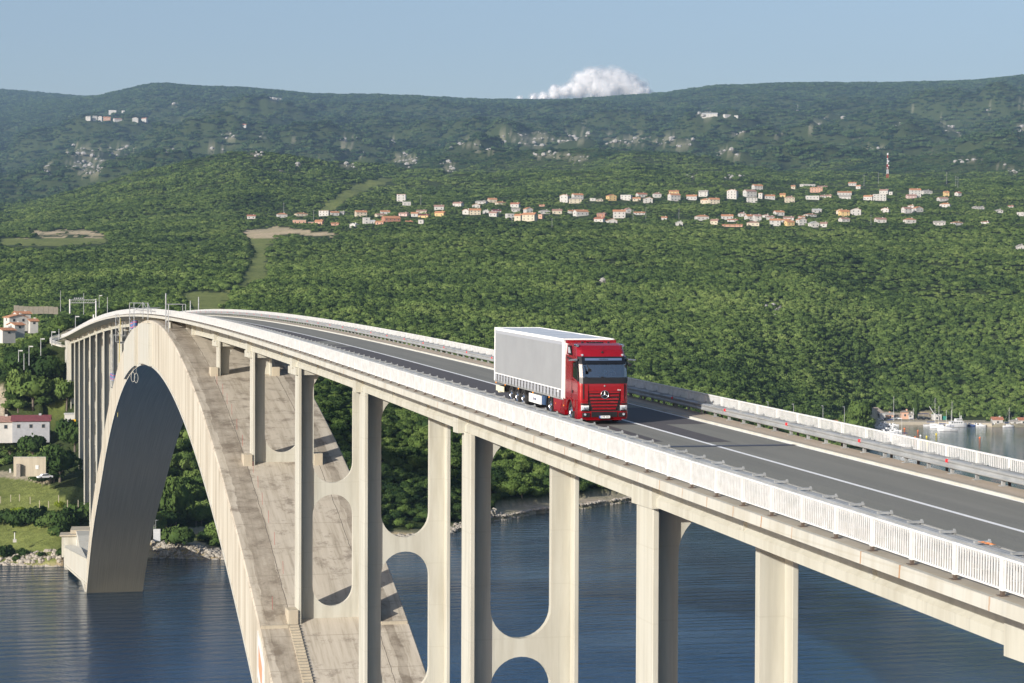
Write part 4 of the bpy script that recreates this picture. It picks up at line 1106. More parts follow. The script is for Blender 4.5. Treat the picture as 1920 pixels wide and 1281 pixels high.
def house(px, py, wpx, hpx, wall='w', roof='r', style='gable', label="", group=None, yaw=None, D=None, detail=True, cat="house", depth=None, hold=True, name="house"):
    x, y, z, Dg_ = ray_ground(px, py)
    if D: Dg_ = D; q = at(px, py, D); x, y, z = q.x, q.y, q.z
    s = Dg_/F_PX; W_ = max(wpx*s, 3); H = hpx*s*1.05; dp = depth or max(7.0, W_*0.62)
    if yaw is None: yaw = -YAW + rng.uniform(-.45, .5)
    rise = min(H*.30, dp*.24) if style != 'flat' else .3
    wallh = H-rise
    h = empty(name, (x, y, z), yaw, label, cat, group)
    wm, rm = WM[wall], RM[roof]
    W2, d2 = W_/2, dp
    cy = dp/2      # house stands behind its front edge
    b = MB().box(-W2, W2, 0, dp, -3.5, wallh)
    if style == 'gable': b.poly([(-W2, 0, wallh), (-W2, dp, wallh), (-W2, cy, wallh+rise-.1), (W2, 0, wallh), (W2, dp, wallh), (W2, cy, wallh+rise-.1)], [(0, 1, 2), (3, 5, 4)])
    if style == 'front':  # gable end faces the camera
        b.poly([(-W2, 0, wallh), (W2, 0, wallh), (0, 0, wallh+rise-.1), (-W2, dp, wallh), (W2, dp, wallh), (0, dp, wallh+rise-.1)], [(0, 1, 2), (3, 5, 4)])
    b.build("wall", wm, h)
    e = .5; r = MB()
    if style == 'gable':
        r.prism([(-e, wallh-.15), (cy, wallh+rise), (dp+e, wallh-.15), (dp+e, wallh+.05), (cy, wallh+rise+.22), (-e, wallh+.05)], -W2-e, W2+e, 'x')
    elif style == 'front':
        r.prism([(-W2-e, wallh-.15), (0, wallh+rise), (W2+e, wallh-.15), (W2+e, wallh+.05), (0, wallh+rise+.22), (-W2-e, wallh+.05)], -e, dp+e, 'y')
    elif style == 'hip':
        ri = min(W2*.9, cy)
        r.poly([(-W2-e, -e, wallh), (W2+e, -e, wallh), (W2+e, dp+e, wallh), (-W2-e, dp+e, wallh), (-W2+ri, cy, wallh+rise), (W2-ri, cy, wallh+rise)], [(0, 1, 5, 4), (1, 2, 5), (2, 3, 4, 5), (3, 0, 4), (3, 2, 1, 0)])
    else:
        r.box(-W2-.2, W2+.2, -.2, dp+.2, wallh, wallh+.3)
    ro = r.build("roof", rm, h)
    if detail:
        if style != 'flat': MB().box(W2*.4, W2*.4+.8, cy-.4, cy+.4, wallh+rise*.4, wallh+rise+.7).build("chimney", wm, ro)
        n = max(1, min(4, int(W_/3.6))) if W_ < 30 else 6; fl = 2 if wallh > 4.8 else 1
        if wallh > 8.4: fl = 3
        for f in range(fl):
            zz = wallh*(f+.5)/fl
            for i in range(n):
                o = link_mesh("window", winme, h, (-W2+W_*(i+.5)/n, -.03, zz)); o.scale = (1.15, 1, min(1.1, wallh/fl/2.4)); link_mesh("pane", panme, o)
        o = link_mesh("window", winme, h, (-W2-.03, cy, wallh*.6), (0, 0, -math.pi/2)); link_mesh("pane", panme, o)
    if py < 440: VH.append((x, y))
    if hold:
        HOLD.append((x+0.5*dp*math.sin(-yaw), y+0.5*dp*math.cos(yaw), max(W_*.62, dp*.7)))
        l = math.hypot(x, y); k = min(26, 9+H*1.2)
        if py < 440:
            HOLD.append((x-x/l*8, y-y/l*8, max(W_*.5, 6))); HOLD.append((x-x/l*(14+k*.5), y-y/l*(14+k*.5), max(W_*.42, 5)))
    return h
VIL = []
def Z(ox, oy, sc, rows):
    for r in rows: VIL.append((ox+(r[0]+r[1])/2/sc, oy+r[3]/sc, (r[1]-r[0])/sc, (r[3]-r[2])/sc, r[4], r[5], r[6]))
Z(440, 330, 4.8, [(110, 188, 350, 380, 'w', 'r', 'gable'), (383, 478, 332, 375, 'w', 'o', 'hip'), (550, 665, 330, 357, 'c', 'o', 'hip'), (750, 850, 312, 355, 'w', 'd', 'flat'), (862, 945, 318, 352, 'w', 'o', 'gable'), (947, 985, 318, 345, 'g', 'g', 'gable'),
 (1090, 1195, 312, 362, 'c', 'o', 'gable'), (1275, 1365, 338, 362, 'c', 'd', 'gable'), (1315, 1400, 310, 340, 'w', 'o', 'gable'), (522, 645, 395, 430, 's', 'f', 'flat'), (650, 715, 412, 430, 's', 'f', 'flat'), (718, 790, 395, 435, 's', 'o', 'gable'), (1030, 1090, 425, 458, 'w', 'f', 'front'),
 (1158, 1220, 375, 428, 'w', 'f', 'flat'), (1220, 1262, 398, 430, 'w', 'f', 'gable'), (1265, 1340, 405, 435, 's', 'o', 'gable'), (1342, 1500, 362, 422, 'b', 'o', 'gable'), (1545, 1605, 402, 420, 's', 'o', 'gable'), (1455, 1540, 165, 225, 'w', 'r', 'flat'), (1512, 1588, 232, 265, 'w', 'f', 'flat'),
 (1470, 1555, 328, 355, 'p', 'd', 'gable'), (1585, 1650, 325, 360, 'w', 'o', 'gable'), (1645, 1745, 345, 372, 'y', 'm', 'gable'), (1635, 1730, 305, 330, 'c', 'd', 'gable'), (1795, 1885, 318, 362, 'y', 'o', 'gable'), (1793, 1885, 262, 305, 'w', 'd', 'gable'), (1650, 1700, 393, 425, 'w', 'g', 'flat'), (870, 938, 420, 440, 's', 'o', 'gable')])
Z(840, 330, 4.8, [(35, 125, 235, 270, 'w', 'd', 'gable'), (215, 290, 252, 280, 'w', 'o', 'front'), (240, 345, 222, 245, 'g', 'g', 'gable'), (365, 445, 200, 238, 'c', 'o', 'gable'), (440, 530, 228, 257, 'c', 'o', 'hip'), (557, 640, 240, 278, 'w', 'r', 'gable'), (125, 190, 297, 340, 'w', 'o', 'front'), (192, 297, 295, 345, 'c', 'o', 'gable'),
 (310, 370, 305, 335, 'w', 'f', 'front'), (400, 482, 303, 328, 'w', 'm', 'gable'), (365, 440, 320, 360, 'w', 'd', 'gable'), (530, 600, 340, 385, 'w', 'f', 'flat'), (592, 657, 345, 418, 'c', 'o', 'gable'), (658, 785, 333, 420, 'c', 'o', 'gable'), (570, 650, 290, 320, 'w', 'g', 'gable'), (700, 770, 285, 330, 'w', 'o', 'front'),
 (825, 925, 305, 335, 'w', 'g', 'hip'), (937, 1028, 300, 340, 'c', 'd', 'gable'), (1147, 1275, 305, 355, 'w', 'o', 'gable'), (1090, 1143, 308, 330, 'w', 'o', 'gable'), (1000, 1082, 168, 235, 'w', 'o', 'front'), (1127, 1225, 158, 210, 'w', 'o', 'gable'), (1085, 1205, 192, 240, 'c', 'g', 'hip'), (1275, 1330, 200, 220, 'w', 'f', 'flat'),
 (1335, 1398, 203, 222, 'c', 'g', 'hip'), (1440, 1523, 168, 215, 'y', 'o', 'front'), (1547, 1650, 173, 215, 'w', 'f', 'flat'), (1660, 1735, 192, 220, 'c', 'o', 'gable'), (1705, 1800, 153, 188, 'w', 'r', 'gable'), (1762, 1845, 192, 238, 'w', 'o', 'front'), (1850, 1925, 148, 190, 'w', 'd', 'hip'), (1483, 1600, 308, 375, 'w', 'o', 'gable'),
 (1602, 1655, 290, 330, 'w', 'd', 'front'), (1675, 1775, 322, 345, 'w', 'o', 'gable'), (1307, 1400, 373, 412, 'w', 'r', 'gable'), (1430, 1528, 385, 428, 'w', 'o', 'front'), (1335, 1415, 333, 360, 'b', 'd', 'gable'), (820, 870, 258, 268, 's', 'o', 'gable'), (810, 848, 345, 378, 's', 'd', 'flat')])
Z(1240, 320, 5.647, [(90, 213, 243, 315, 'w', 'o', 'gable'), (78, 187, 208, 243, 'y', 'r', 'gable'), (262, 378, 258, 308, 'w', 'o', 'gable'), (390, 493, 212, 268, 'w', 'g', 'gable'), (508, 623, 290, 348, 'c', 'o', 'gable'), (410, 500, 295, 345, 'c', 'o', 'hip'), (688, 800, 200, 290, 'w', 'o', 'front'), (890, 1022, 205, 275, 'w', 'd', 'gable'),
 (1025, 1070, 238, 290, 'w', 'o', 'flat'), (977, 1085, 148, 205, 'w', 'o', 'gable'), (905, 1020, 285, 330, 'w', 'g', 'flat'), (1090, 1208, 255, 295, 'w', 'o', 'gable'), (1255, 1315, 240, 280, 'y', 'o', 'gable'), (1310, 1415, 272, 335, 'c', 'd', 'hip'), (1375, 1418, 155, 185, 'c', 'o', 'gable'), (1490, 1640, 142, 170, 'w', 'f', 'flat'),
 (1580, 1710, 178, 222, 's', 'o', 'flat'), (1645, 1760, 160, 185, 'w', 'd', 'gable'), (1525, 1675, 265, 300, 'w', 'f', 'flat'), (1683, 1745, 257, 288, 'w', 'd', 'gable'), (1748, 1800, 254, 288, 'c', 'd', 'gable'), (370, 513, 468, 520, 'w', 'o', 'hip'), (515, 600, 515, 565, 'c', 'd', 'gable'), (638, 765, 465, 512, 'w', 'o', 'gable'),
 (693, 808, 512, 535, 'w', 'r', 'gable'), (815, 900, 440, 480, 'w', 'd', 'hip'), (905, 985, 465, 515, 'w', 'o', 'gable'), (988, 1065, 465, 530, 'w', 'd', 'gable'), (1067, 1140, 460, 490, 'w', 'd', 'hip'), (1120, 1200, 480, 515, 'w', 'd', 'gable'), (1150, 1265, 510, 580, 'w', 'o', 'gable'), (1207, 1310, 425, 470, 'w', 'o', 'gable'),
 (1268, 1355, 512, 545, 'w', 'o', 'gable'), (1290, 1405, 487, 520, 'w', 'd', 'gable'), (1325, 1420, 530, 580, 'y', 'o', 'gable'), (1465, 1525, 480, 505, 'w', 'o', 'gable'), (1450, 1545, 502, 570, 'w', 'o', 'front'), (1535, 1655, 453, 480, 'w', 'o', 'hip'), (1580, 1680, 540, 595, 'w', 'f', 'front'), (1682, 1755, 545, 590, 'w', 'd', 'gable'),
 (640, 865, 567, 588, 's', 'o', 'gable'), (900, 1040, 537, 580, 'c', 'd', 'hip'), (158, 230, 535, 575, 'w', 'f', 'front'), (1603, 1700, 405, 440, 'g', 'f', 'gable'), (0, 60, 485, 520, 'w', 'o', 'gable')])
Z(1560, 280, 5.333, [(60, 200, 420, 458, 'w', 'o', 'gable'), (68, 190, 460, 500, 'w', 'g', 'gable'), (165, 245, 333, 362, 'w', 'o', 'gable'), (237, 285, 362, 395, 'w', 'o', 'gable'), (310, 405, 462, 505, 'w', 'o', 'gable'), (408, 545, 450, 512, 'w', 'g', 'flat'), (470, 560, 400, 442, 'w', 'd', 'gable'), (567, 605, 425, 450, 'w', 'f', 'flat'),
 (782, 895, 395, 475, 'w', 'o', 'gable'), (750, 850, 452, 485, 'p', 'd', 'gable'), (905, 1015, 405, 440, 'w', 'g', 'hip'), (1125, 1175, 420, 465, 'y', 'o', 'gable'), (1255, 1300, 427, 460, 'w', 'r', 'gable'), (1068, 1173, 478, 515, 'w', 'd', 'gable'), (1072, 1180, 535, 575, 'w', 'o', 'hip'), (38, 110, 600, 645, 'c', 'o', 'front'),
 (82, 183, 608, 665, 'y', 'o', 'gable'), (187, 293, 590, 655, 'w', 'd', 'front'), (90, 187, 685, 720, 'w', 'd', 'gable'), (440, 550, 685, 730, 'w', 'd', 'gable'), (485, 570, 585, 625, 'w', 'o', 'front'), (718, 808, 580, 635, 'w', 'd', 'gable'), (755, 820, 552, 578, 'w', 'o', 'hip'), (828, 925, 575, 620, 'w', 'o', 'front'),
 (735, 850, 687, 735, 'w', 'o', 'hip'), (1018, 1137, 718, 755, 'w', 'g', 'gable'), (1212, 1325, 722, 752, 'w', 'o', 'hip'), (1425, 1468, 570, 605, 'w', 'g', 'front'), (1472, 1525, 572, 600, 'g', 'g', 'gable'), (1635, 1715, 598, 628, 'w', 'g', 'hip'), (1485, 1570, 716, 738, 'w', 'r', 'hip'), (1765, 1815, 560, 580, 'w', 'r', 'gable'), (1845, 1920, 628, 660, 'g', 'g', 'flat'), (1862, 1930, 955, 1005, 'w', 'g', 'front')])
Z(0, 100, 3.0, [(610, 655, 320, 340, 'w', 'f', 'flat'), (683, 702, 323, 333, 'w', 'f', 'flat'), (480, 510, 353, 370, 'w', 'g', 'gable'), (522, 548, 353, 376, 'w', 'g', 'gable'), (551, 574, 355, 380, 'w', 'o', 'front'), (580, 622, 357, 378, 's', 'o', 'gable'), (642, 690, 365, 382, 'w', 'd', 'gable'), (743, 778, 368, 388, 'w', 'o', 'front'), (792, 825, 367, 385, 'w', 'r', 'gable'), (1350, 1385, 403, 415, 'w', 'r', 'gable')])
Z(1280, 100, 3.0, [(105, 198, 338, 362, 'w', 'f', 'gable'), (235, 275, 348, 362, 'w', 'f', 'flat'), (288, 312, 350, 360, 'w', 'f', 'flat')])
VIL.sort(key=lambda v: v[0])
STY = {'gable': "gabled", 'hip': "hipped", 'flat': "flat", 'front': "front-gabled"}
seen_lab = {}
ORD = ["first", "second", "third", "fourth", "fifth", "sixth", "seventh", "eighth", "ninth", "tenth", "eleventh", "twelfth", "thirteenth", "fourteenth", "fifteenth"]
for (px, py, w, h, wa, ro, st) in VIL:
    far = py < 300
    rowname = "high on the left mountain" if far and px < 700 else "high on the distant right mountain" if far else ("village's upper row" if py < 385 else "village's middle row" if py < 405 else "village's lowest row" if py < 430 else "alone in the woods below the village")
    sz = "small" if w*h < 170 else "tall" if h > 13 else "long" if w > 24 else "mid-sized"
    rn = ROOFC[ro][0]; wnm = WALLC[wa][0]
    key = (sz, wnm, rn, STY[st], rowname); seen_lab.setdefault(key, []).append((px, py, w, h, wa, ro, st))
for key, L_ in seen_lab.items():
    for i, (px, py, w, h, wa, ro, st) in enumerate(sorted(L_)):
        sz, wnm, rn, sn, rowname = key
        rtx = f"{sn} {rn} roof" if not (sn == "flat" and rn.startswith("flat")) else "flat white roof"
        lb = f"{sz} {wnm} house, {rtx}, {rowname}" + (f", {ORD[i]} such from left" if len(L_) > 1 else "")
        house(px, py+1.5, w*.94, h+1.0, wa, ro, st, lb, "houses of the hillside village" if py > 300 else "houses high on the mountain", detail=True)
# village poles and lattice mast
pole_me = MB().tube((0, 0, 0), (0, 0, 9), .16, .10, 6).box(-.8, .8, -.06, .06, 8.3, 8.45).mesh("utility_pole"); pole_me.materials.append(M['galv'])
PL = [(532, 402, "between the brick house and the pale pink house"), (960, 424, "below the tallest apartment house"), (1035, 431, "standing clear of the trees below the village"), (1187, 415, "beside the white house of the village's lower row"), (1211, 411, "between two low roofs of the lower row"), (1620, 350, "left of the small pale houses at the village's upper edge"), (1647, 347, "beside the mast on the ridge"), (1775, 346, "leftmost of three on the right ridge"), (1792, 352, "middle one of three on the right ridge"), (1796, 354, "rightmost of three on the right ridge"), (1633, 425, "at the woods' edge below the yellow house"), (588, 416, "beside the salmon building"), (789, 388, "above the cream block in the left part of the village"), (1273, 413, "behind the small white chapel-like house")]
for (px, py, w_) in PL:
    x, y, z, D = ray_ground(px, py); o = link_mesh("utility_pole", pole_me, None, (x, y, z)); s = max(1.0, D/1900); o.scale = (s, s, s*1.2)
    tag(o, "grey utility pole "+w_, "pole", "utility poles of the village"); HOLD.append((x*.994, y*.994, 7))
x, y, z, D = ray_ground(1664, 336); s = 46*D/F_PX/40
tw = empty("lattice_mast", (x, y, z), label="tall red and white lattice mast on the ridge above the village", cat="mast")
rw = [mat("mast_red", (0.45, 0.04, 0.04), .6), mat("mast_white", (0.75, 0.75, 0.75), .6)]
for k in range(5):
    b = MB(); z0, z1 = k*8*s, (k+1)*8*s; r0, r1 = (1.9-.3*k)*s*.8, (1.9-.3*(k+1))*s*.8
    C4 = [(-1, -1), (1, -1), (1, 1), (-1, 1)]
    for i, (a, c) in enumerate(C4):
        a2, c2 = C4[(i+1) % 4]
        b.tube((a*r0, c*r0, z0), (a*r1, c*r1, z1), .16*s, n=4); b.tube((a*r0, c*r0, z0), (a2*r1, c2*r1, z1), .09*s, n=4); b.tube((a2*r0, c2*r0, z0), (a*r1, c*r1, z1), .09*s, n=4); b.tube((a*r1, c*r1, z1), (a2*r1, c2*r1, z1), .09*s, n=4)
    b.build("mast_section", rw[(k+0) % 2], tw)
for k, zz in enumerate((18, 22, 25, 29, 33)): MB().tube(((k % 2-.5)*2.4*s, -1.2*s, zz*s), ((k % 2-.5)*2.4*s, -1.9*s, zz*s), .9*s, n=12).build("antenna_dish", rw[1], tw)
MB().box(-.9*s, .9*s, -.9*s, .9*s, 39*s, 42.5*s).build("antenna_head", rw[1], tw)
x, y, z, D = ray_ground(1496, 208); o = MB().tube((0, 0, 0), (0, 0, 21), .9, .5, 8).box(-6, 3, -2, 2, 0, 2.5).build("white_tower", WM['w'], None); o.location = (x, y, z); tag(o, "thin white tower with a low hut far up the mountain at right", "tower")
# ---------------------------------------------------------------- left bank buildings
def px_house(*a, **k): return house(*a, **k)
# villas on the slope
house(35, 606, 36, 15, 'w', 'o', 'front', "white villa with a wide gabled roof and dark window, uppermost of the slope villas", "villas on the slope left of the bridge", yaw=.35, D=905)
house(45, 597, 26, 12, 'w', 'o', 'gable', "white upper villa wing with a grey chimney behind the wide-gabled villa", "villas on the slope left of the bridge", yaw=.25, D=925)
house(17, 628, 26, 12, 'w', 'o', 'gable', "long low white terrace house with orange roof, lowest of the slope villas", "villas on the slope left of the bridge", yaw=.45, D=880)
house(37, 618, 20, 12, 'w', 'o', 'gable', "small stepped white terrace house between the lowest and uppermost slope villas", "villas on the slope left of the bridge", yaw=.45, D=890)
house(64, 610, 15, 11, 'w', 'o', 'gable', "small white house with orange roof, rightmost of the slope villas", "villas on the slope left of the bridge", yaw=.2, D=905)
# concrete fence wall of panels above the villas
cw = empty("concrete_wall", tuple(at(26, 578, 1000)), label="long pale concrete panel wall on the wooded slope above the villas", cat="wall")
p0, p1 = at(26, 574, 1000), at(109, 578, 1010)
dv = (p1-p0); n_ = 9; ang = math.atan2(dv.y, dv.x)
for i in range(n_):
    q = p0+dv*((i+.5)/n_)-cw.location
    MB().cbox((q.x, q.y, q.z-1.4-.25*math.sin(i*.7)), dv.length/n_-.12, .3, 3.6, ang).build("panel", M['walk'], cw)
HOLD.append((p0.x+dv.x*.25, p0.y+dv.y*.25-4, 9)); HOLD.append((p0.x+dv.x*.75, p0.y+dv.y*.75-4, 9)); HOLD.append((p0.x+dv.x*.5, p0.y+dv.y*.5-6, 9)); HOLD.append((p0.x+dv.x*.02, p0.y+dv.y*.02-4, 6)); HOLD.append((p1.x-1, p1.y-4, 6))
# low site barracks
M['site'] = noisy("site_hut_grey", (0.36, 0.37, 0.39), (0.29, 0.30, 0.32), .8, .7)
WM['h'] = M['site']; WALLC['h'] = ("pale grey", (0, 0, 0))
house(58, 809, 68, 27, 'h', 'm', 'gable', "pale grey site hut with maroon roof and two windows beside the far piers", "site huts left of the bridge", yaw=-.06, D=655, depth=8)
house(-2, 810, 50, 26, 'w', 'd', 'gable', "white site hut with faded red roof cut by the left edge of the picture", "site huts left of the bridge", yaw=-.06, D=655, depth=8)
bb = house(90, 785, 60, 14, 'w', 'f', 'flat', "long low white container building with a rust-red door behind the grey site hut", "site huts left of the bridge", yaw=-.12, D=690, depth=6)
MB().box(3.6, 4.5, -.08, 0, .1, 2.1).build("door", mat("rust_red_door", (0.45, 0.10, 0.05), .7), bb)
house(130, 790, 12, 14, 'w', 'f', 'flat', "small white container beside the outermost far pier", "site huts left of the bridge", yaw=-.1, D=660, depth=4, detail=False)
for (px, py, c_, n_) in ((126, 796, (0.03, .08, .35), "blue"), (132, 796, (.6, .5, .5), "pinkish"), (139, 795, (.75, .45, .02), "yellow")):
    q = at(px, py, 645); MB().cbox((0, 0, 1.0), 1.1, 1.1, 2.0 if n_ == "yellow" else 1.2).build("site_crate", mat(n_+"_plastic", c_, .5), None, bevel=.1, label=n_+" site container beside the white containers under the bridge", cat="container").location = q-Vector((0, 0, .6))
HOLD += [(at(70, 800, 640).x, at(70, 800, 640).y, 9), (at(10, 800, 640).x, at(10, 800, 640).y, 9), (at(40, 800, 640).x, at(40, 800, 640).y, 8), (at(100, 800, 660).x, at(100, 800, 660).y, 9), (at(130, 800, 640).x, at(130, 800, 640).y, 8)]
# bunker wall by the path
q = at(55, 887, 588); bw = empty("concrete_wall", tuple(q), YAW*-1+.05, "stained beige concrete retaining wall beside the path above the lawn", "wall")
MB().box(-4.4, 4.6, 0, .5, -1, 4.4).build("wall_panel", M['oldcon'], bw)
MB().box(-4.4, 4.6, -.1, .6, 4.4, 4.55).build("coping", M['slab'], bw)
MB().box(-3.4, -2.3, -1.3, -.3, -1, 2.6).build("stone_pillar", noisy("rubble_stone", (.30, .27, .23), (.18, .16, .14), 3, .9, .8), bw)
MB().box(1.7, 2.6, -.12, 0, 1.1, 2.2).build("white_board", M['white'], bw)
HOLD.append((q.x, q.y-2, 7)); HOLD.append((q.x, q.y-8, 6))
o = MB().cbox((0, 0, .5), .5, .5, 1.1).build("white_bollard", M['white'], None, label="small white bollard on the path left of the beige retaining wall", cat="bollard"); o.location = tuple(at(19, 886, 592))
# parked white car next to the wall
def car(px, py, D, c, lab, group, yaw=0.0, s=1.0, z=None):
    q = at(px, py, D); r = empty("parked_car", tuple(q) if z is None else (q.x, q.y, z), yaw, lab, "car", group); r.scale = (s, s, s)
    prof = [(-2.1, .35), (-2.12, .75), (-1.3, .92), (-.75, 1.38), (.7, 1.42), (1.45, .98), (2.1, .85), (2.12, .35)]
    MB().prism(prof, -.85, .85, 'y').build("body", c, r, bevel=.06)
    MB().prism([(-1.15, .95), (-.72, 1.32), (.66, 1.36), (1.3, .98)], -.865, .865, 'y').build("windows", M['dglass'], r)
    for x in (-1.3, 1.3):
        for y in (-.8, .8): MB().tube((x, y-.1, .32), (x, y+.1, .32), .32, n=12).build("wheel", M['rubber'], r)
    return r
CARC = [mat("car_white", (.7, .7, .7), .3), mat("car_dark_blue", (.02, .04, .12), .3), mat("car_black", (.015, .015, .02), .3), mat("car_silver", (.4, .42, .45), .3, .5), mat("car_red", (.35, .02, .02), .3)]
car(84, 898, 575, CARC[0], "white car parked at the right end of the retaining wall", None, .3)
# fence posts on the bank
pm_ = MB().box(-.09, .09, -.09, .09, 0, 1.9).mesh("fence_post"); pm_.materials.append(M['walk'])
fn = empty("fence", tuple(at(70, 950, 560)), label="row of pale concrete fence posts across the bank below the lawn", cat="fence")
for (px, py) in ((1, 944), (20, 941), (36.5, 940), (56.5, 945), (74, 952), (91, 953), (110, 942), (126.5, 951), (146.5, 951)):
    q = at(px, py, 556 if px > 50 else 566)-fn.location; link_mesh("fence_post", pm_, fn, tuple(q))
# navigation lamp on the shore
q = at(27.5, 1015, 548); nl = empty("shore_light", tuple(q), label="white pole on a concrete block with solar panel on the grassy shore", cat="beacon")
MB().cbox((0, 0, .15), .9, .9, .8).build("base", M['slab'], nl); MB().tube((0, 0, .5), (0, 0, 2.3), .12, n=8).build("pole", M['white'], nl); MB().cbox((0, 0, 2.45), .9, .3, .25).build("solar_panel", M['dglass'], nl)
# pump house and strut beside the arch foot
q = at(140, 1030, 538)
ph = empty("pump_house", (q.x, q.y, q.z), -YAW*.3, "small cream flat-roofed hut with a white door beside the arch foot", "hut")
MB().box(-3.3, 3.4, 0, 6, -2, 3.4).build("wall", M['cream'], ph)
MB().box(-3.8, 3.8, -.5, 6.4, 3.4, 3.75).build("roof", M['oldcon'], ph); MB().box(-1.2, 3.6, 3.0, 12, 3.76, 4.6).build("upper_roof", M['oldcon'], ph)
MB().box(.35, 1.25, -.06, 0, .1, 2.4).build("door", M['white'], ph)
q = at(160, 1100, 505)
sb = empty("strut_wall", (0, 0, 0), label="cream concrete wing wall joining the arch foot to the shore", cat="wall")
A_ = at(122, 1072, 532); B_ = Vector((22.15, 498.5, 1.2)); A_.z = 1.0
def wall_strip(name, a, b, za0, za1, zb0, zb1, th, m):
    d = (b-a); d.z = 0; d.normalize(); nrm = Vector((-d.y, d.x, 0))*th
    P = [Vector((a.x, a.y, za0)), Vector((b.x, b.y, zb0)), Vector((b.x, b.y, zb1)), Vector((a.x, a.y, za1))]
    return MB().poly([tuple(p) for p in P]+[tuple(p+nrm) for p in P], [(0, 1, 2, 3), (7, 6, 5, 4), (0, 4, 5, 1), (1, 5, 6, 2), (2, 6, 7, 3), (3, 7, 4, 0)]).build(name, m, sb)
wall_strip("wing_wall", A_, B_, 1.4, 5.6, 2.4, 8.0, 1.2, M['slab'])
o_n = Vector((-.12, -.12, 0)); wall_strip("coping", A_+o_n, B_+o_n, 5.3, 5.8, 7.7, 8.2, 1.5, M['cream']); wall_strip("lower_beam", A_+o_n, B_+o_n, .9, 1.4, 1.9, 2.4, 1.5, M['cream'])
MB().poly([(A_.x, A_.y, 5.78), (B_.x, B_.y, 8.15), (B_.x, B_.y+32, 7.2), (A_.x, A_.y+14, 5.2), (A_.x, A_.y, 5.4), (B_.x, B_.y, 7.8), (B_.x, B_.y+32, 6.9), (A_.x, A_.y+14, 4.9)], [(0, 1, 2, 3), (7, 6, 5, 4), (0, 4, 5, 1), (1, 5, 6, 2), (2, 6, 7, 3), (3, 7, 4, 0)]).build("terrace_slab", M['slab'], sb)
MB().box(A_.x, A_.x+.8, A_.y, A_.y+12, -2, 5.2).build("side_wall", M['slab'], sb)
HOLD += [(20, 545, 11), (14, 535, 7)]
# small boats' ladder and white sign by the shore under the arch
o = MB().box(-.9, .9, -.1, .1, 0, 3.2).build("white_board", M['white'], None, label="white board standing on the shore just right of the arch foot", cat="board"); o.location = tuple(at(294, 1015, 545))
for k, (px, w_) in enumerate(((289, "left"), (292, "right"))):
    q = at(px, 995, 548); o = MB().tube((0, 0, 0), (0, 0, 2.6), .06, n=5).tube((0, 0, 2.6), (.7, 0, 2.8), .05, n=5).build("shore_lamp", M['galv'], None, label=w_+" one of two small curved lamps above the white shore board", cat="lamp", group="shore lamps"); o.location = tuple(q)
# ---- street lamps, poles with cameras left of the deck end
def lamp(px, y0, y1, D, lab, head=True, group="lamp poles by the bridge's far end", w=.11):
    q = at(px, y1, D); h_ = (y1-y0)*D/F_PX
    r = empty("lamp_pole", tuple(q), label=lab, cat="pole", group=group)
    MB().tube((0, 0, -3), (0, 0, h_), w*1.3, w, 6).build("pole", M['galv'], r)
    if head: MB().cbox((.7, 0, h_-.3), 1.1, .5, .35).build("camera_head", M['white'], r)
    return r
for a in ((113.5, 545, 572, 960, "thin tall pole at the right end of the concrete panel wall", False), (157, 550, 577, 900, "tall lamp post between the gantry and the white lamp", False), (186, 553, 577, 900, "lamp post with white head on the far bank right of the gantry", True), (201.5, 557, 585, 740, "tall pale pole behind the deck railing above the parked lorries", False), (141.5, 592, 614, 700, "camera pole standing just left of the deck's far end above the flags", True), (97, 621, 632, 690, "short camera pole beside the curved walkway", True), (110.5, 617, 624, 700, "short stub pole right of the curved walkway's camera pole", False), (76.5, 634, 650, 690, "white camera pole in the trees left of the curved walkway", True), (54.5, 648, 668, 670, "white camera pole rising from the trees above the road bend", True), (45, 663, 676, 665, "left one of the short grey poles above the road bend", False), (35, 656, 661, 668, "tiny white camera head in the treetops far left", True), (311, 550, 581, 345, "tall pale lamp column on the crown of the bridge", False), (357, 564, 582, 420, "lamp column on the bridge right of the hanging gantry", False), (372.5, 557, 581, 400, "slim white lamp column right of the crown", False)):
    lamp(a[0], a[1], a[2], a[3], a[4], a[5])
gb = empty("sign_gantry", tuple(at(131, 572, 780)), label="grey lattice sign gantry spanning the road beyond the bridge's far end", cat="gantry")
q0, q1 = at(131, 568, 780)-gb.location, at(180, 568, 770)-gb.location
for i, (q, ybot) in enumerate(((q0, 4.2), (q1, 7.6))): MB().tube((q.x, q.y, q.z-8.5 if i else q.z-4), (q.x, q.y, q.z+1.4), .28, n=6).build("post", M['white'], gb)
for dz in (0, 1.1):
    for dy in (-.5, .5): MB().tube((q0.x, q0.y+dy, q0.z+dz), (q1.x, q1.y+dy, q1.z+dz), .11, n=5).build("chord", M['galv'], gb)
for k in range(12):
    a = q0+(q1-q0)*(k/12); b = q0+(q1-q0)*((k+1)/12); MB().tube((a.x, a.y-.5, a.z), (b.x, b.y-.5, b.z+1.1), .07, n=4).build("brace", M['galv'], gb)
for k in range(5):
    a = q0+(q1-q0)*(.18+k*.075); MB().cbox((a.x, a.y-.6, a.z+1.7), .5, .3, .5).build("signal_box", M['galv'], gb)
o = MB().tube((0, 0, -4), (0, 0, 0), .3, n=6).build("gantry_leg", M['white'], gb); o.location = at(175.5, 590, 760)-gb.location; o.scale = (1, 1, 1.6)
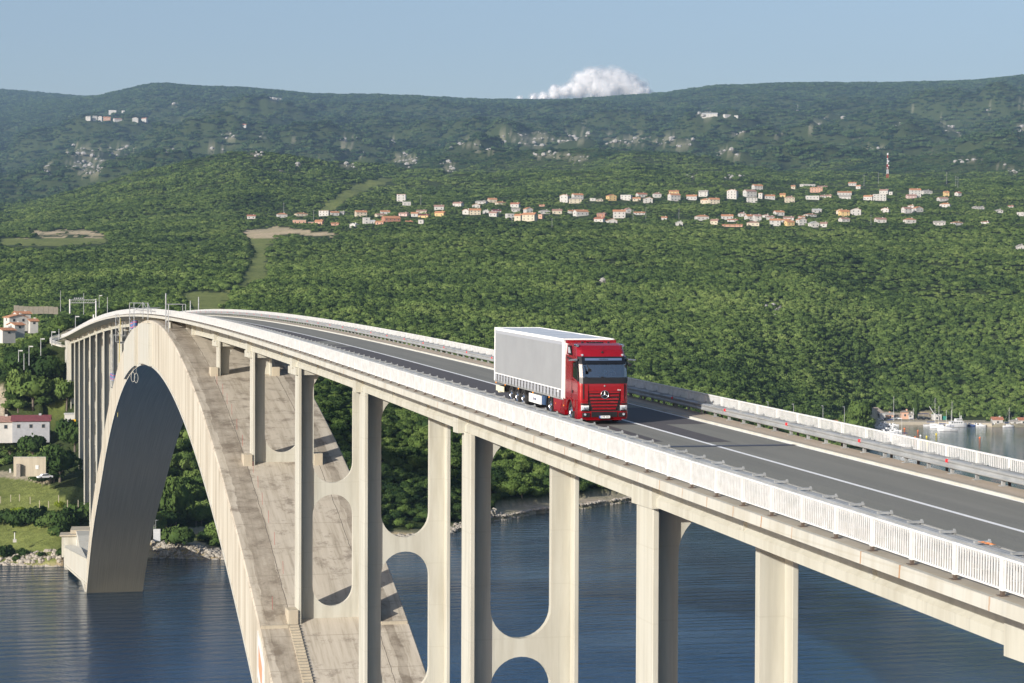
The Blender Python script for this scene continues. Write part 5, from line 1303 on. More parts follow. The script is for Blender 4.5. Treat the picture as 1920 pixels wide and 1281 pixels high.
# vehicles queuing behind the deck
for (px, py, D, c, l, yw) in ((170.5, 586, 900, 2, "black car at the toll area left of the gantry posts", .4), (173, 590, 890, 3, "silver car in front of the black one at the toll area", .4), (183, 592, 860, 1, "dark blue car between the gantry's right posts", .4)):
    q = at(px, py, D); car(px, py+2, D, CARC[c], l, "cars at the toll area", yw, 1.1, z=gz(q.x, q.y))
for (px, D, l) in ((206, 640, "blue-grey lorry just above the far deck railing, left one of two"), (219, 615, "blue-grey lorry just above the far deck railing, right one of two")):
    yy_ = D*cY; q = at(px, 592, 800 if px < 210 else 775); r = empty("lorry", (q.x, q.y, gz(q.x, q.y)), .3, l, "lorry", "lorries beyond the far end of the bridge")
    MB().box(-1.2, 1.2, -4, 3, 1.1, 3.2).build("cargo_box", mat("blue_grey_tarp", (.14, .18, .26), .6), r)
    MB().box(-1.1, 1.1, -5.8, -4.1, .6, 2.7).build("cab", CARC[4], r, bevel=.1); MB().box(-1.0, 1.0, -5.86, -5.8, 1.6, 2.4).build("windscreen", M['dglass'], r)
    for x in (-1, 1):
        for y in (-5, 1, 2.1): MB().tube((x-.12, y, .48), (x+.12, y, .48), .48, n=12).build("wheel", M['rubber'], r)
# ---- rocks along the shore
def rock_mesh(seed):
    r = np.random.default_rng(seed); b = MB(); R = []
    for i in range(5):
        ph = math.pi*(i+.4)/5.4; R.append([((math.sin(ph)*math.cos(a)*(0.75+.5*r.random())), (math.sin(ph)*math.sin(a)*(0.75+.5*r.random())), math.cos(ph)*(.6+.25*r.random())) for a in np.linspace(0, 6.283, 7)[:-1]])
    return b.loft(R).mesh("rock")
M['rock'] = noisy("limestone", (.42, .38, .32), (.22, .195, .16), .8, .9, .5)
rocks = [rock_mesh(i) for i in range(5)]
for r_ in rocks: r_.materials.append(M['rock'])
# ---------------------------------------------------------------- scatter of the woods
def cover_at(c, D):
    i = np.clip(np.searchsorted(cs, c)-1, 0, nc-1); j = np.clip(np.searchsorted(ds, D)-1, 0, nr-1)
    return COVER[j, i]
def sample(c0, c1, D0, D1, per_m2):
    area = 0.5*(D1*D1-D0*D0)*(c1-c0)/F_PX; n = int(area*per_m2)
    D = np.sqrt(rng.random(n)*(D1*D1-D0*D0)+D0*D0); c = c0+(c1-c0)*rng.random(n)
    return c, D
C_, D_, S_, H_ = [], [], [], []
for (c0, c1, D0, D1, dens, s0, s1) in ((-200, 2080, 530, 900, 1/10., 1.7, 3.4), (-120, 2040, 900, 1500, 1/11., 1.7, 3.1), (-80, 2000, 1500, 2600, 1/25., 2.7, 4.5),
                                       (-60, 1980, 2600, 4300, 1/65., 4.4, 6.8), (-60, 1980, 4300, 9400, 1/250., 8, 14), (-60, 400, 9400, 11500, 1/600., 12, 18)):
    c, D = sample(c0, c1, D0, D1, dens)
    k = cover_at(c, D) == 0
    c, D = c[k], D[k]
    X, Y = to_xy(c, D); z = ground(X, Y)
    sh = np.interp(c, SHX, SHD)
    k = (z > 0.9) & (D > sh+7)
    c, D, X, Y, z = c[k], D[k], X[k], Y[k], z[k]
    s = s0+(s1-s0)*rng.random(len(c))**1.3
    s *= 0.85+0.3*(fbm(X, Y, 150, 3) > 0)
    C_.append(np.stack([X, Y, z], 1)); D_.append(D); S_.append(s); H_.append(c)
PT = np.concatenate(C_); DD = np.concatenate(D_); SS = np.concatenate(S_); CC = np.concatenate(H_)
keep = np.ones(len(PT), bool)
for (hx, hy, hr_) in HOLD:
    k = (np.abs(PT[:, 0]-hx) < hr_) & (np.abs(PT[:, 1]-hy) < hr_)
    keep[k] &= (PT[k, 0]-hx)**2+(PT[k, 1]-hy)**2 > hr_*hr_
VHa = np.array(VH)
nearv = np.zeros(len(PT), bool)
for hx, hy in VHa:
    k = np.nonzero((np.abs(PT[:, 0]-hx) < 45) & (np.abs(PT[:, 1]-hy) < 60))[0]; nearv[k] = True
SS[nearv] *= 0.62
# leave open sight lines onto clearings, rocks and strips
row0 = picture_row(CC, DD, PT[:, 2]); rtop = row0-1.25*SS*F_PX/DD; hid = np.zeros(len(PT), bool)
for k_ in np.arange(1.005, 1.22, .006):
    D2 = DD*k_; z2 = ground_cd(CC, D2); r2 = picture_row(CC, D2, z2)
    hid |= (cover_at(CC, D2) > 0) & (r2 > rtop) & (r2 < row0+1) & (DD > 900)
keep &= ~(hid & (rng.random(len(PT)) < .96))
# the bridge's own strip of ground
keep &= ~((np.abs(PT[:, 0]-BC) < 10.5) & (PT[:, 1] < 760))
PT, DD, SS, CC = PT[keep], DD[keep], SS[keep], CC[keep]
rowp = picture_row(CC, DD, PT[:, 2])
ind = np.nonzero((CC > 2) & (CC < 1918) & (rowp < 1070) & (DD < 1100) & (rng.random(len(CC)) < 0.92))[0]
vis = []
for i in ind:   # trees that the bridge, its deck or its piers do not hide
    c, r_ = CC[i], rowp[i]
    if 430 < c < 600 and r_ > 640: continue
    if c > 1180: continue
    if c < 430 and r_ < 590: continue
    if 840 < c < 1180 and r_ < 830: continue
    vis.append(i)
vis = sorted(vis, key=lambda i: -SS[i]/DD[i])[:275]
vis = set(vis)
def region(c, r_):
    if 165 <= c < 280: return ("tree behind the closely set far piers", "trees behind the far piers")
    if c < 165: return ("tree between the villas and the far piers", "trees on the slope left of the bridge") if r_ < 800 else ("tree between the barracks and grassy bank", "trees above the grassy bank left of the arch")
    if c < 440: return ("tree on the slope seen under the arch", "trees seen under the arch")
    if c < 700: return ("tree behind the arch's right edge", "trees behind the arch's right edge")
    if c < 860: return ("tree seen through the tall piers", "trees seen through the tall piers")
    return ("tree above the landing behind the middle pier", "trees above the landing behind the piers")
for n, i in enumerate(sorted(vis)):
    s = float(SS[i]); x, y, z = map(float, PT[i]); lb, gp_ = region(CC[i], rowp[i])
    tr = empty("broadleaf_tree", (x, y, z), float(rng.random()*6.28), lb, "tree", gp_)
    tr.scale = (s, s, s*(0.95+0.25*rng.random()))
    dk = rng.random() < 0.3
    lb = ('big ' if s > 3.1 else 'small ' if s < 2.5 else '')+('dark ' if dk else 'light ')+lb+(', low down' if rowp[i] > 850 else ', high up' if rowp[i] < 740 else ', halfway up')
    tr['label'] = lb
    link_mesh("crown", (dark_crowns[n % 3] if dk else near_crowns[n % 6]), tr, (0, 0, 0.28))
    link_mesh("trunk", trunk_me, tr)
rest = np.array([i for i in range(len(PT)) if i not in vis])
def gn_scatter(name, pts, scl, meshes):
    V = pts.astype(np.float32).copy(); n = len(V)
    me = bpy.data.meshes.new(name); me.vertices.add(n); me.vertices.foreach_set("co", V.ravel())
    a = me.attributes.new("size", 'FLOAT', 'POINT'); a.data.foreach_set("value", scl.astype(np.float32))
    a = me.attributes.new("turn", 'FLOAT', 'POINT'); a.data.foreach_set("value", (rng.random(n)*6.283).astype(np.float32))
    a = me.attributes.new("pick", 'INT', 'POINT'); a.data.foreach_set("value", rng.integers(0, len(meshes), n).astype(np.int32))
    o = bpy.data.objects.new(name, me); col.objects.link(o); tag(o, kind='stuff')
    g = bpy.data.node_groups.new(name, 'GeometryNodeTree')
    g.interface.new_socket("Geometry", in_out='INPUT', socket_type='NodeSocketGeometry'); g.interface.new_socket("Geometry", in_out='OUTPUT', socket_type='NodeSocketGeometry')
    gi = g.nodes.new("NodeGroupInput"); go = g.nodes.new("NodeGroupOutput")
    g2i = g.nodes.new("GeometryNodeGeometryToInstance")
    for m_ in reversed(meshes):
        so = bpy.data.objects.new(name+"_source", m_)
        oi = g.nodes.new("GeometryNodeObjectInfo"); oi.inputs["Object"].default_value = so
        g.links.new(oi.outputs["Geometry"], g2i.inputs[0])
    iop = g.nodes.new("GeometryNodeInstanceOnPoints"); iop.inputs["Pick Instance"].default_value = True
    def attr(nm, ty):
        q = g.nodes.new("GeometryNodeInputNamedAttribute"); q.data_type = ty; q.inputs[0].default_value = nm; return q.outputs[0]
    g.links.new(gi.outputs[0], iop.inputs["Points"]); g.links.new(g2i.outputs[0], iop.inputs["Instance"])
    g.links.new(attr("pick", 'INT'), iop.inputs["Instance Index"])
    cx = g.nodes.new("ShaderNodeCombineXYZ"); g.links.new(attr("turn", 'FLOAT'), cx.inputs[2]); g.links.new(cx.outputs[0], iop.inputs["Rotation"])
    cz = g.nodes.new("ShaderNodeCombineXYZ"); sz = attr("size", 'FLOAT')
    for k in range(3): g.links.new(sz, cz.inputs[k])
    g.links.new(cz.outputs[0], iop.inputs["Scale"]); g.links.new(iop.outputs[0], go.inputs[0])
    md = o.modifiers.new("scatter", 'NODES'); md.node_group = g
    return o
m1 = rest[DD[rest] < 900]; m2 = rest[(DD[rest] >= 900) & (DD[rest] < 1500)]; m2b = rest[(DD[rest] >= 1500) & (DD[rest] < 2600)]; m3 = rest[DD[rest] >= 2600]
print("scatter", len(m1), len(m2), len(m3))
gn_scatter("shore_woodland", PT[m1], SS[m1], near_crowns[:4]+dark_crowns[:2])
gn_scatter("woodland", PT[m2], SS[m2], mid_crowns)
gn_scatter("woodland_canopy", PT[m2b], SS[m2b], mid2_crowns)
m4 = m3[DD[m3]+260*fbm(PT[m3, 0], PT[m3, 1], 900, 3) > 3900]; m3 = np.setdiff1d(m3, m4)
P3 = PT[m3].copy(); P3[:, 2] -= 0.8
gn_scatter("ridge_forest", P3, SS[m3], far_crowns)
P3 = PT[m4].copy(); P3[:, 2] -= 1.0
gn_scatter("mountain_forest", P3, SS[m4], mtn_crowns)
# ---------------------------------------------------------------- placed trees and shrubs
def tree_at(px, py, r, h, lab, grp=None, mesh=None, D=None, name="broadleaf_tree", cat="tree", trunk=True):
    if D: q = at(px, py, D); x, y = q.x, q.y; z = q.z
    else: x, y, z, D_ = ray_ground(px, py)
    t_ = empty(name, (x, y, z), float(rng.random()*6.28), lab, cat, grp); t_.scale = (r, r, h/1.15)
    c = link_mesh("crown", mesh or near_crowns[int(rng.integers(6))], t_, (0, 0, .22 if trunk else -.05))
    if trunk: link_mesh("trunk", trunk_me, t_)
    return t_
dc, nc_ = dark_crowns, near_crowns
for a in ((112, 905, 6.6, 10, "large dark tree right of the beige retaining wall", dc[0]), (20, 862, 5.2, 8, "tree behind the left end of the beige retaining wall", nc_[1]), (62, 862, 4.6, 7, "dark bushy tree right behind the beige retaining wall", dc[1]), (140, 850, 6.0, 9, "tree filling the gap between the retaining wall and the first pier", dc[2]),
          (34, 826, 5.0, 10.5, "round tree standing before the joint of the two site huts", nc_[2]), (112, 752, 4.2, 6.5, "round tree on a bare trunk left of the far piers", nc_[3]), (62, 775, 7.0, 9, "broad tree just behind the long white container building", nc_[4]), (40, 722, 7.5, 9, "broad dark tree above the road bend at far left", dc[1]),
          (84, 728, 7.0, 9, "broad dark tree left of the abutment wall", dc[0]), (125, 778, 4.5, 7.5, "tree in front of the foot of the outermost piers", nc_[5]), (329, 990, 5.5, 13, "tall ivy-covered tree in the middle of the view under the arch", nc_[0]), (334, 1042, 4.6, 6, "dark round tree at the water's edge under the arch", dc[1]),
          (370, 950, 3.6, 5, "small round tree at the right of the view under the arch", nc_[1]), (297, 1000, 2.6, 4.5, "small tree beside the arch foot above the white board", nc_[2]), (405, 1030, 2.4, 3, "low bush on the stony shore right of the track", nc_[3]), (300, 935, 3.0, 5, "yellowish tree beside the arch edge halfway up the view under it", yel_crown),
          (1610, 800, 6.2, 11, "uppermost of the spreading trees left of the harbour boats", nc_[0]), (1598, 822, 6.0, 10, "middle one of the spreading trees left of the harbour boats", nc_[4]), (1620, 826, 4.6, 8, "rightmost spreading tree just above the far railing by the harbour", nc_[2]), (1580, 832, 4.6, 7, "tree over the red roof behind the far railing", nc_[3])):
    tree_at(a[0], a[1], a[2], a[3], a[4], "placed trees", a[5], D=(935 if a[0] > 1500 else None))
tree_at(79, 914, 1.7, 5.4, "thin young tree on the lawn before the white car", "placed trees", nc_[5])
o = empty("cypress", tuple(at(1717.5, 784, 1186)), label="tall narrow dark cypress on the harbour quay", cat="tree"); o.scale = (1.9, 1.9, 15)
link_mesh("crown", dc[0], o, (0, 0, -.12)); link_mesh("trunk", trunk_me, o)
SH = [(12, 985, 3.0, "leftmost dark shrub of the bank below the fence"), (38, 988, 3.6, "dark rounded shrub next to the yellow broom on the bank"), (66, 985, 4.0, "large green shrub in the middle of the bank"), (92, 990, 3.2, "tall green shrub right of the bank's middle"), (122, 990, 4.0, "dark glossy shrub left of the pump house roof"), (150, 985, 4.6, "big dark shrub directly above the pump house roof"), (112, 1006, 2.8, "shrub touching the pump house's left corner"),
      (8, 1050, 2.6, "dark shrub hanging over the shore rocks at far left"), (44, 1046, 1.7, "small shrub on the shore rocks left of the light pole's foot"), (30, 1056, 1.2, "smallest shrub at the water's edge at far left"), (78, 1058, 1.0, "tiny shrub among the shore stones"), (116, 1045, 1.6, "shrub against the wing wall's left end")]
for (px, py, r, lab) in SH: tree_at(px, py, r, r*1.5, lab, "shrubs of the bank left of the arch", shrub_crowns[int(rng.integers(2))], name="shrub", cat="shrub", trunk=False)
for (px, py, lab) in ((24, 968, "yellow flowering broom, left one of two before the dark shrubs"), (36, 966, "yellow flowering broom, right one of two before the dark shrubs"), (112, 955, "yellow-green broom below the fence posts at right")): tree_at(px, py, 1.6, 2.2, lab, "yellow brooms", yel_crown, name="shrub", cat="shrub", trunk=False)
# rocks along the water, one mass of rubble
n = 5200; c = rng.random(n)*1300-60; e = rng.random(n)**1.6*8-.6
D = np.interp(c, SHX, SHD)+0; X, Y = to_xy(c, D); D = D+4*fbm(X, Y, 60, 3)+e; X, Y = to_xy(c, D); z = ground(X, Y)
k = ((c < 118) | (c > 285)) & ~((c > 940) & (c < 1195) & (e > 1.5))
P_ = np.stack([X[k], Y[k], np.maximum(z[k], -.3)+.05], 1); gn_scatter("shore_rocks", P_, .18+.6*rng.random(k.sum())**2.2, rocks)
# rock outcrops of the mountain
J, I = np.nonzero(mrock); sel = rng.choice(len(J), min(8000, len(J)), replace=False); J, I = J[sel], I[sel]
P_ = np.stack([Xg[J, I]+rng.normal(size=len(J))*5, Yg[J, I]+rng.normal(size=len(J))*10, Zg[J, I]], 1)
outm = noisy("pale_limestone", (.40, .385, .36), (.24, .23, .21), .3, .9, .6); outr = [m_.copy() for m_ in rocks]
for m_ in outr: m_.materials.clear(); m_.materials.append(outm)
gn_scatter("rock_outcrops", P_, (1.2+5.0*rng.random(len(J))**3)*np.clip(Dg[J, I]/4500, .35, 1.8), outr)

# ---------------------------------------------------------------- harbour
def sea_pt(px, py):
    p = at(px, py, 1000.0); k = CAM_Z/(CAM_Z-p.z); return Vector((p.x*k, p.y*k, 0))
M['hull'] = mat("white_gelcoat", (.72, .72, .72), .3); M['hullb'] = mat("navy_hull", (.02, .03, .09), .3); M['hulll'] = mat("light_blue_hull", (.15, .42, .6), .4); M['deckc'] = mat("boat_deck", (.55, .5, .42), .7); M['covr'] = mat("blue_boat_cover", (.03, .06, .18), .7)
def hull(L, B, H, m, parent):
    st_n = [(-.5, .78, .9), (-.35, .95, .95), (-.05, 1.0, 1.0), (.25, .78, 1.1), (.42, .38, 1.22), (.5, .03, 1.3)]; R = []
    for (u, b, h) in st_n:
        w = B/2*b; R.append([(u*L, -w, H*h), (u*L, -w*.8, .05), (u*L, -w*.2, -.3), (u*L, w*.2, -.3), (u*L, w*.8, .05), (u*L, w, H*h)])
    return MB().loft(R).build("hull", m, parent)
def boat(px, py, Lpx, kind, lab, grp, yaw=None, mast=None, hm=None):
    q = sea_pt(px, py); D = q.x*sY+q.y*cY; s = D/F_PX; L = Lpx*s
    yaw = (-YAW+rng.uniform(-.4, .4)+(math.pi if rng.random() < .5 else 0)) if yaw is None else yaw
    b = empty(kind, tuple(q), yaw, lab, "sailing boat" if kind == 'sailboat' else "boat", grp)
    L = max(L*(1.2 if kind == 'sailboat' else 1.5), 5.5); B = L*.36; H = .55+L*.055
    hull(L, B, H, hm or M['hull'], b)
    if kind == 'sailboat':
        MB().prism([(-L*.2, H*.9), (-L*.18, H+.55), (L*.12, H+.5), (L*.25, H*.95)], -B*.26, B*.26, 'y').build("cabin", M['hull'], b)
        mh = (py-mast)*s; MB().tube((L*.05, 0, H*.8), (L*.05, 0, mh), .10, .06, 6).build("mast", M['white'], b)
        MB().tube((L*.05, 0, H+1.3), (-L*.36, 0, H+1.2), .10, n=6).tube((L*.03, 0, H+1.45), (-L*.34, 0, H+1.35), .17, n=6).build("boom", M['covr'], b)
        for e in ((L*.49, 0), (-L*.48, 0)): MB().tube((e[0], 0, H), (L*.05, 0, mh*.98), .02, n=3).build("stay", M['galv'], b)
    else:
        MB().prism([(-L*.15, H*.95), (-L*.15, H+.9), (L*.05, H+.9), (L*.2, H*.95)], -B*.3, B*.3, 'y').build("cabin", M['hull'], b)
        MB().prism([(-L*.05, H+.35), (-L*.03, H+.8), (L*.045, H+.8), (L*.13, H+.4)], -B*.31, B*.31, 'y').build("windows", M['dglass'], b)
        if kind == 'motorboat': MB().cbox((-L*.52, 0, H*.6), .35, .35, .9).build("outboard_motor", M['black'], b)
    return b
SB = [(1674, 795, 24, 743, "navy-hulled sailing boat moored along the quay before the restaurant", M['hullb']), (1712, 793, 16, 765, "small light-hulled sailing boat at the quay left of the cypress", M['hulll']), (1751, 800, 32, 746, "white sailing boat with the tallest mast, beside the crane hut", None), (1762, 803, 30, 761, "white sailing boat, second mast from the crane hut", None),
      (1776, 808, 34, 769, "white sailing boat nearest to the camera in the moored row", None), (1786, 799, 22, 752, "white sailing boat just left of the excursion boat with a tall thin mast", None), (1692, 821, 26, 775, "white sailing boat nearest to the far railing left of the buoys", None), (1891, 801, 18, 764, "white sailing boat moored before the boathouses at right", None)]
for (px, py, L, mt, lab, hm_) in SB: boat(px, py, L, 'sailboat', lab, "sailing boats of the harbour", mast=mt, hm=hm_)
words = ["before the quay wall", "in the left cluster", "near the big tree", "close to the railing"]
cl = [(1646, 795, 13), (1653, 798, 14), (1660, 797, 14), (1666, 800, 15), (1650, 803, 14), (1657, 806, 16), (1664, 808, 16), (1671, 806, 15), (1655, 812, 17), (1663, 815, 18), (1672, 813, 18), (1680, 810, 14), (1677, 818, 20), (1668, 821, 20), (1682, 826, 22), (1660, 800, 12), (1676, 799, 12), (1690, 838, 24), (1700, 844, 24), (1706, 851, 24), (1694, 848, 22)]
for k, (px, py, L) in enumerate(sorted(cl, key=lambda v: (v[1] > 804, v[1] > 816, v[0]))):
    rw_ = ("back row", "middle row", "front row", "row seen through the far railing")[0 if py <= 804 else 1 if py <= 816 else 2 if py <= 828 else 3]
    same = [v for v in sorted(cl) if ((0 if v[1] <= 804 else 1 if v[1] <= 816 else 2 if v[1] <= 828 else 3) == (0 if py <= 804 else 1 if py <= 816 else 2 if py <= 828 else 3))]
    boat(px, py, L, 'motorboat', f"small white motorboat, {ORD[same.index((px, py, L))]} from left, {rw_} of the moored cluster", "small boats moored by the big tree")
for k, (px, L, m_) in enumerate(((1818, 9, 'hullb'), (1829, 10, 'covr'), (1839, 9, 'hull'), (1853, 11, 'hull'), (1862, 10, 'hull'), (1872, 10, 'hull'), (1884, 11, 'hull'), (1899, 14, 'hull'), (1908, 9, 'hullb'), (1917, 12, 'hull'))):
    boat(px, 799+.4*(k % 3), L, 'motorboat', f"small {'dark blue' if m_ != 'hull' else 'white'} boat by the right shore, {ORD[k]} of ten from the excursion boat", "small boats along the right shore", hm=M[m_])
boat(1704, 796, 13, 'motorboat', "light blue boat at the quay left of the orange buoys", None, hm=M['hulll'])
# excursion boat
q = sea_pt(1796, 800.5); eb = empty("excursion_boat", tuple(q), -YAW+.25, "white two-deck excursion boat with wheelhouse and masts, largest boat in the harbour", "boat")
hull(11.0, 3.8, 1.7, M['hull'], eb)
MB().box(-4.8, 2.6, -1.5, 1.5, 1.7, 3.0).build("lower_saloon", M['hull'], eb); MB().box(-1.6, 2.0, -1.3, 1.3, 3.0, 4.5).build("wheelhouse", M['hull'], eb); MB().box(-5.2, 2.9, -1.7, 1.7, 3.0, 3.1).build("upper_deck", M['hull'], eb)
for i in range(5): MB().box(-4.3+i*1.35, -3.5+i*1.35, -1.54, -1.5, 2.1, 2.7).build("saloon_window", M['dglass'], eb)
for i in range(4): MB().box(-1.4+i*.86, -.8+i*.86, -1.34, -1.3, 3.6, 4.2).build("wheelhouse_window", M['dglass'], eb)
MB().tube((-4, 0, 3), (-4, 0, 9.2), .12, .07, 6).build("mast", M['white'], eb); MB().tube((1, 0, 4.5), (1, 0, 8), .09, .06, 6).tube((2, .2, 4.5), (2, .2, 6.2), .25, n=6).build("radar_mast", M['white'], eb)
for (px, py, c_) in ((1721, 809, 'orange'), (1726, 818, 'white'), (1737.5, 820, 'yellow'), (1716, 821, 'orange'), (1726, 829, 'yellow'), (1739, 831, 'yellow'), (1743, 827, 'pale orange'), (1755.5, 815, 'yellow'), (1837, 822, 'orange'), (1696, 805, 'orange'), (1708.5, 805, 'white'), (1713.5, 795, 'orange'), (1723, 795, 'orange')):
    pass
BU = [(1721, 809, 'orange', "below the light blue boat"), (1726, 818, 'white', "in open water right of the moored cluster"), (1737.5, 820, 'yellow', "in open water, left of the pale one"), (1716, 821, 'orange', "just above the far railing"), (1726, 829, 'yellow', "touching the railing's top edge in view"), (1739, 831, 'yellow', "lowest of the yellow pair at right"), (1755.5, 815, 'yellow', "below the moored sailing boats"), (1837, 822, 'orange', "alone in the open water at right"), (1696, 805, 'orange', "among the moored boats"), (1713.5, 795, 'orange', "against the quay wall, left one"), (1723, 795, 'orange', "against the quay wall, right one")]
BM = {'orange': mat("orange_buoy", (.75, .18, .04), .4), 'white': M['hull'], 'yellow': mat("yellow_buoy", (.8, .65, .05), .4)}
for (px, py, c_, w_) in BU:
    q = sea_pt(px, py); R = [[(r_*math.cos(a), r_*math.sin(a), z_) for a in np.linspace(0, 6.283, 9)[:-1]] for r_, z_ in ((.15, -.2), (.42, 0), (.5, .3), (.36, .62), (.1, .75), (.05, .8))]
    o = MB().loft(R).build("buoy", BM[c_], None, smooth=True, label=f"small {c_} mooring buoy {w_}", cat="buoy", group="mooring buoys"); o.location = q
# quay buildings
RM['t'] = noisy("thatch", (.30, .25, .20), (.20, .17, .14), 1.2, .95, .4); ROOFC['t'] = ("thatched", (0, 0, 0))
def hb(px, py, w, h, wa, ro, st, lab, **k): return house(px, py, w, h, wa, ro, st, lab, "harbour buildings", yaw=k.pop('yaw', -YAW), D=k.pop('D', 1184), hold=False, **k)
pv_ = empty("pavilion", tuple(at(1644, 786, 1186)), -YAW, "open harbour pavilion with a big hipped grey-brown roof", "pavilion", "harbour buildings")
MB().poly([(-5.2, -.8, 3.0), (5.2, -.8, 3.0), (5.2, 8, 3.0), (-5.2, 8, 3.0), (-1.2, 3.6, 6.6), (1.2, 3.6, 6.6)], [(0, 1, 5, 4), (1, 2, 5), (2, 3, 4, 5), (3, 0, 4), (3, 2, 1, 0)]).build("roof", RM['t'], pv_)
MB().box(-4.4, 4.4, 3.5, 7.4, 0, 3).build("wall", WM['c'], pv_)
for x in (-4.3, -2.2, 0, 2.2, 4.3): MB().box(x-.15, x+.15, -.2, .1, 0, 3).build("column", WM['c'], pv_)
hb(1663, 785, 26, 10, 's', 'g', 'gable', "low terracotta quay restaurant with grey roof right of the pavilion", depth=6)
hb(1655, 785.5, 9, 9, 'w', 'f', 'flat', "white kiosk box in front of the quay restaurant", depth=3, D=1178, detail=False)
hb(1697, 784.5, 13, 14, 's', 't', 'hip', "little harbour kiosk with a pointed thatched roof", depth=4)
hb(1707, 784, 9, 9, 'w', 'g', 'gable', "small white hut between the thatched kiosk and the cypress", depth=4)
hb(1757, 790, 17, 12, 'w', 'f', 'flat', "white crane operator's hut on the pier", depth=4, D=1176)
hb(1871, 796.5, 19, 13, 'g', 'r', 'gable', "grey stone boathouse with red roof on the right shore", depth=5, D=1150)
hb(1903, 796.5, 16, 9, 'g', 'g', 'hip', "low dark grey boathouse between the two red-roofed ones", depth=5, D=1150)
hb(1919, 796.5, 16, 12, 'w', 'r', 'gable', "white boathouse with red roof at the picture's right edge", depth=5, D=1150)
hb(1583, 800, 30, 10, 'w', 'o', 'gable', "pale house of which mostly the red roof shows above the far railing", depth=8, D=960, detail=False)
o = MB().cbox((0, 0, 1.2), 2.0, 2.0, 2.4).build("green_container", mat("green_paint", (.03, .25, .18), .5), None, label="green container right of the crane hut", cat="container"); o.location = tuple(at(1770.5, 788.5, 1178))
cr_ = empty("crane", tuple(at(1753, 789, 1172)), label="white harbour crane with its boom slanting up to the left", cat="crane")
MB().tube((0, 0, 0), (0, 0, 4.2), .3, n=8).build("mast", M['white'], cr_); MB().tube((0, 0, 3.0), (-3.4, 0, 8.0), .2, n=6).build("boom", M['white'], cr_)
o = empty("parasol", tuple(at(1731, 785, 1184)), -YAW, "long dark blue canopy over the terrace beside the cypress", "canopy")
MB().box(-3, 3, -1.5, 2, 2.6, 2.85).build("canopy", mat("navy_canvas", (.01, .015, .10), .7), o)
for x in (-2.9, 0, 2.9): MB().tube((x, -1.3, 0), (x, -1.3, 2.6), .07, n=5).build("leg", M['galv'], o)
for k, (px, py, c_) in enumerate(((1633, 789, 0), (1642, 788, 1), (1650, 788, 0), (1663, 787.5, 2), (1676, 787, 3), (1683, 787, 0), (1726, 787, 2), (1737, 787, 2))):
    car(px, py, 1176, CARC[c_], f"{['white', 'dark blue', 'black', 'silver'][c_]} car parked on the quay, {ORD[k]} of eight from left", "cars on the harbour quay", -YAW+(1.57 if k in (0, 1) else rng.uniform(-.3, .3)), 1.0)
qw = MB(); cprev = None
for cq in np.arange(1640, 1862, 6):
    D_ = float(np.interp(cq, SHX, SHD)); 
    xa, ya = to_xy(cq, D_-1.5); xb_, yb_ = to_xy(cq+6.0, float(np.interp(cq+6, SHX, SHD))-1.5); xa2, ya2 = to_xy(cq, D_+6); xb2, yb2 = to_xy(cq+6., float(np.interp(cq+6, SHX, SHD))+6)
    MB().poly([(xa, ya, -1), (xb_, yb_, -1), (xb_, yb_, 1.55), (xa, ya, 1.55), (xa2, ya2, 1.55), (xb2, yb2, 1.55)], [(0, 1, 2, 3), (3, 2, 5, 4)]).build("quay", M['walk'], None, kind='structure') if False else qw.poly([(xa, ya, -1), (xb_, yb_, -1), (xb_, yb_, 1.75), (xa, ya, 1.75), (xa2, ya2, 1.75), (xb2, yb2, 1.75)], [(0, 1, 2, 3), (3, 2, 5, 4)])
qw.build("quay", M['walk'], None, kind='structure', fix=False)
for (px, top, bot, l) in ((1381, 749, 770, "leftmost"), (1440, 753, 772, "second"), (1488, 757, 776, "third"), (1543, 760, 780, "fourth"), (1583, 762, 795, "rightmost")):
    q = at(px, bot+8, 930); o = MB().tube((0, 0, 0), (0, 0, (bot+8-top)*930/F_PX), .16, .1, 6).cbox((-.4, 0, (bot+8-top)*930/F_PX-.2), .8, .2, .3).build("lamp_post", M['galv'], None, label=f"{l} of five lamp posts among the trees behind the far railing", cat="pole", group="lamp posts behind the far railing"); o.location = q

# ---------------------------------------------------------------- bridge details
def on_arch(px, py):
    best = None
    for y in np.arange(150, 300, .25):
        X_ = None
        d = at(px, py, 100.0); k = y/d.y; z_ = CAM_Z+(d.z-CAM_Z)*k
        e = abs(z_-z_top(y))
        if best is None or e < best[0]: best = (e, d.x*k, y)
    return Vector((best[1], best[2], z_top(best[2])))
M['redr'] = mat("red_rod", (.35, .06, .05), .6)
for (px, py) in ((511, 1143), (531, 1076), (515, 1020), (504, 980), (492, 945), (484, 914), (475, 885), (455, 835), (444.5, 805), (435, 777), (426, 757), (418, 738), (407, 720)):
    q = on_arch(px, py+1); MB().tube(tuple(q+Vector((0, 0, -.1))), tuple(q+Vector((-.03, 0, 1.15))), .016, n=5).build("marker_rod", M['redr'], arch)
y = 176.6
for k in range(64):
    zt_ = z_top(y)
    MB().box(BC-3.95, BC-3.12, y-.36, y+.02, zt_-.5, zt_+.10).build("step", M['oldcon'], arch); y -= .42
yy_ = 176.4
for s in (-1, 1): MB().box(*(sorted((BC+s*6.3, BC+s*4.0))), yy_-.15, yy_+.15, z_top(yy_)-.5, z_top(yy_)+.22).build("kerb_ridge", M['oldcon'], arch)
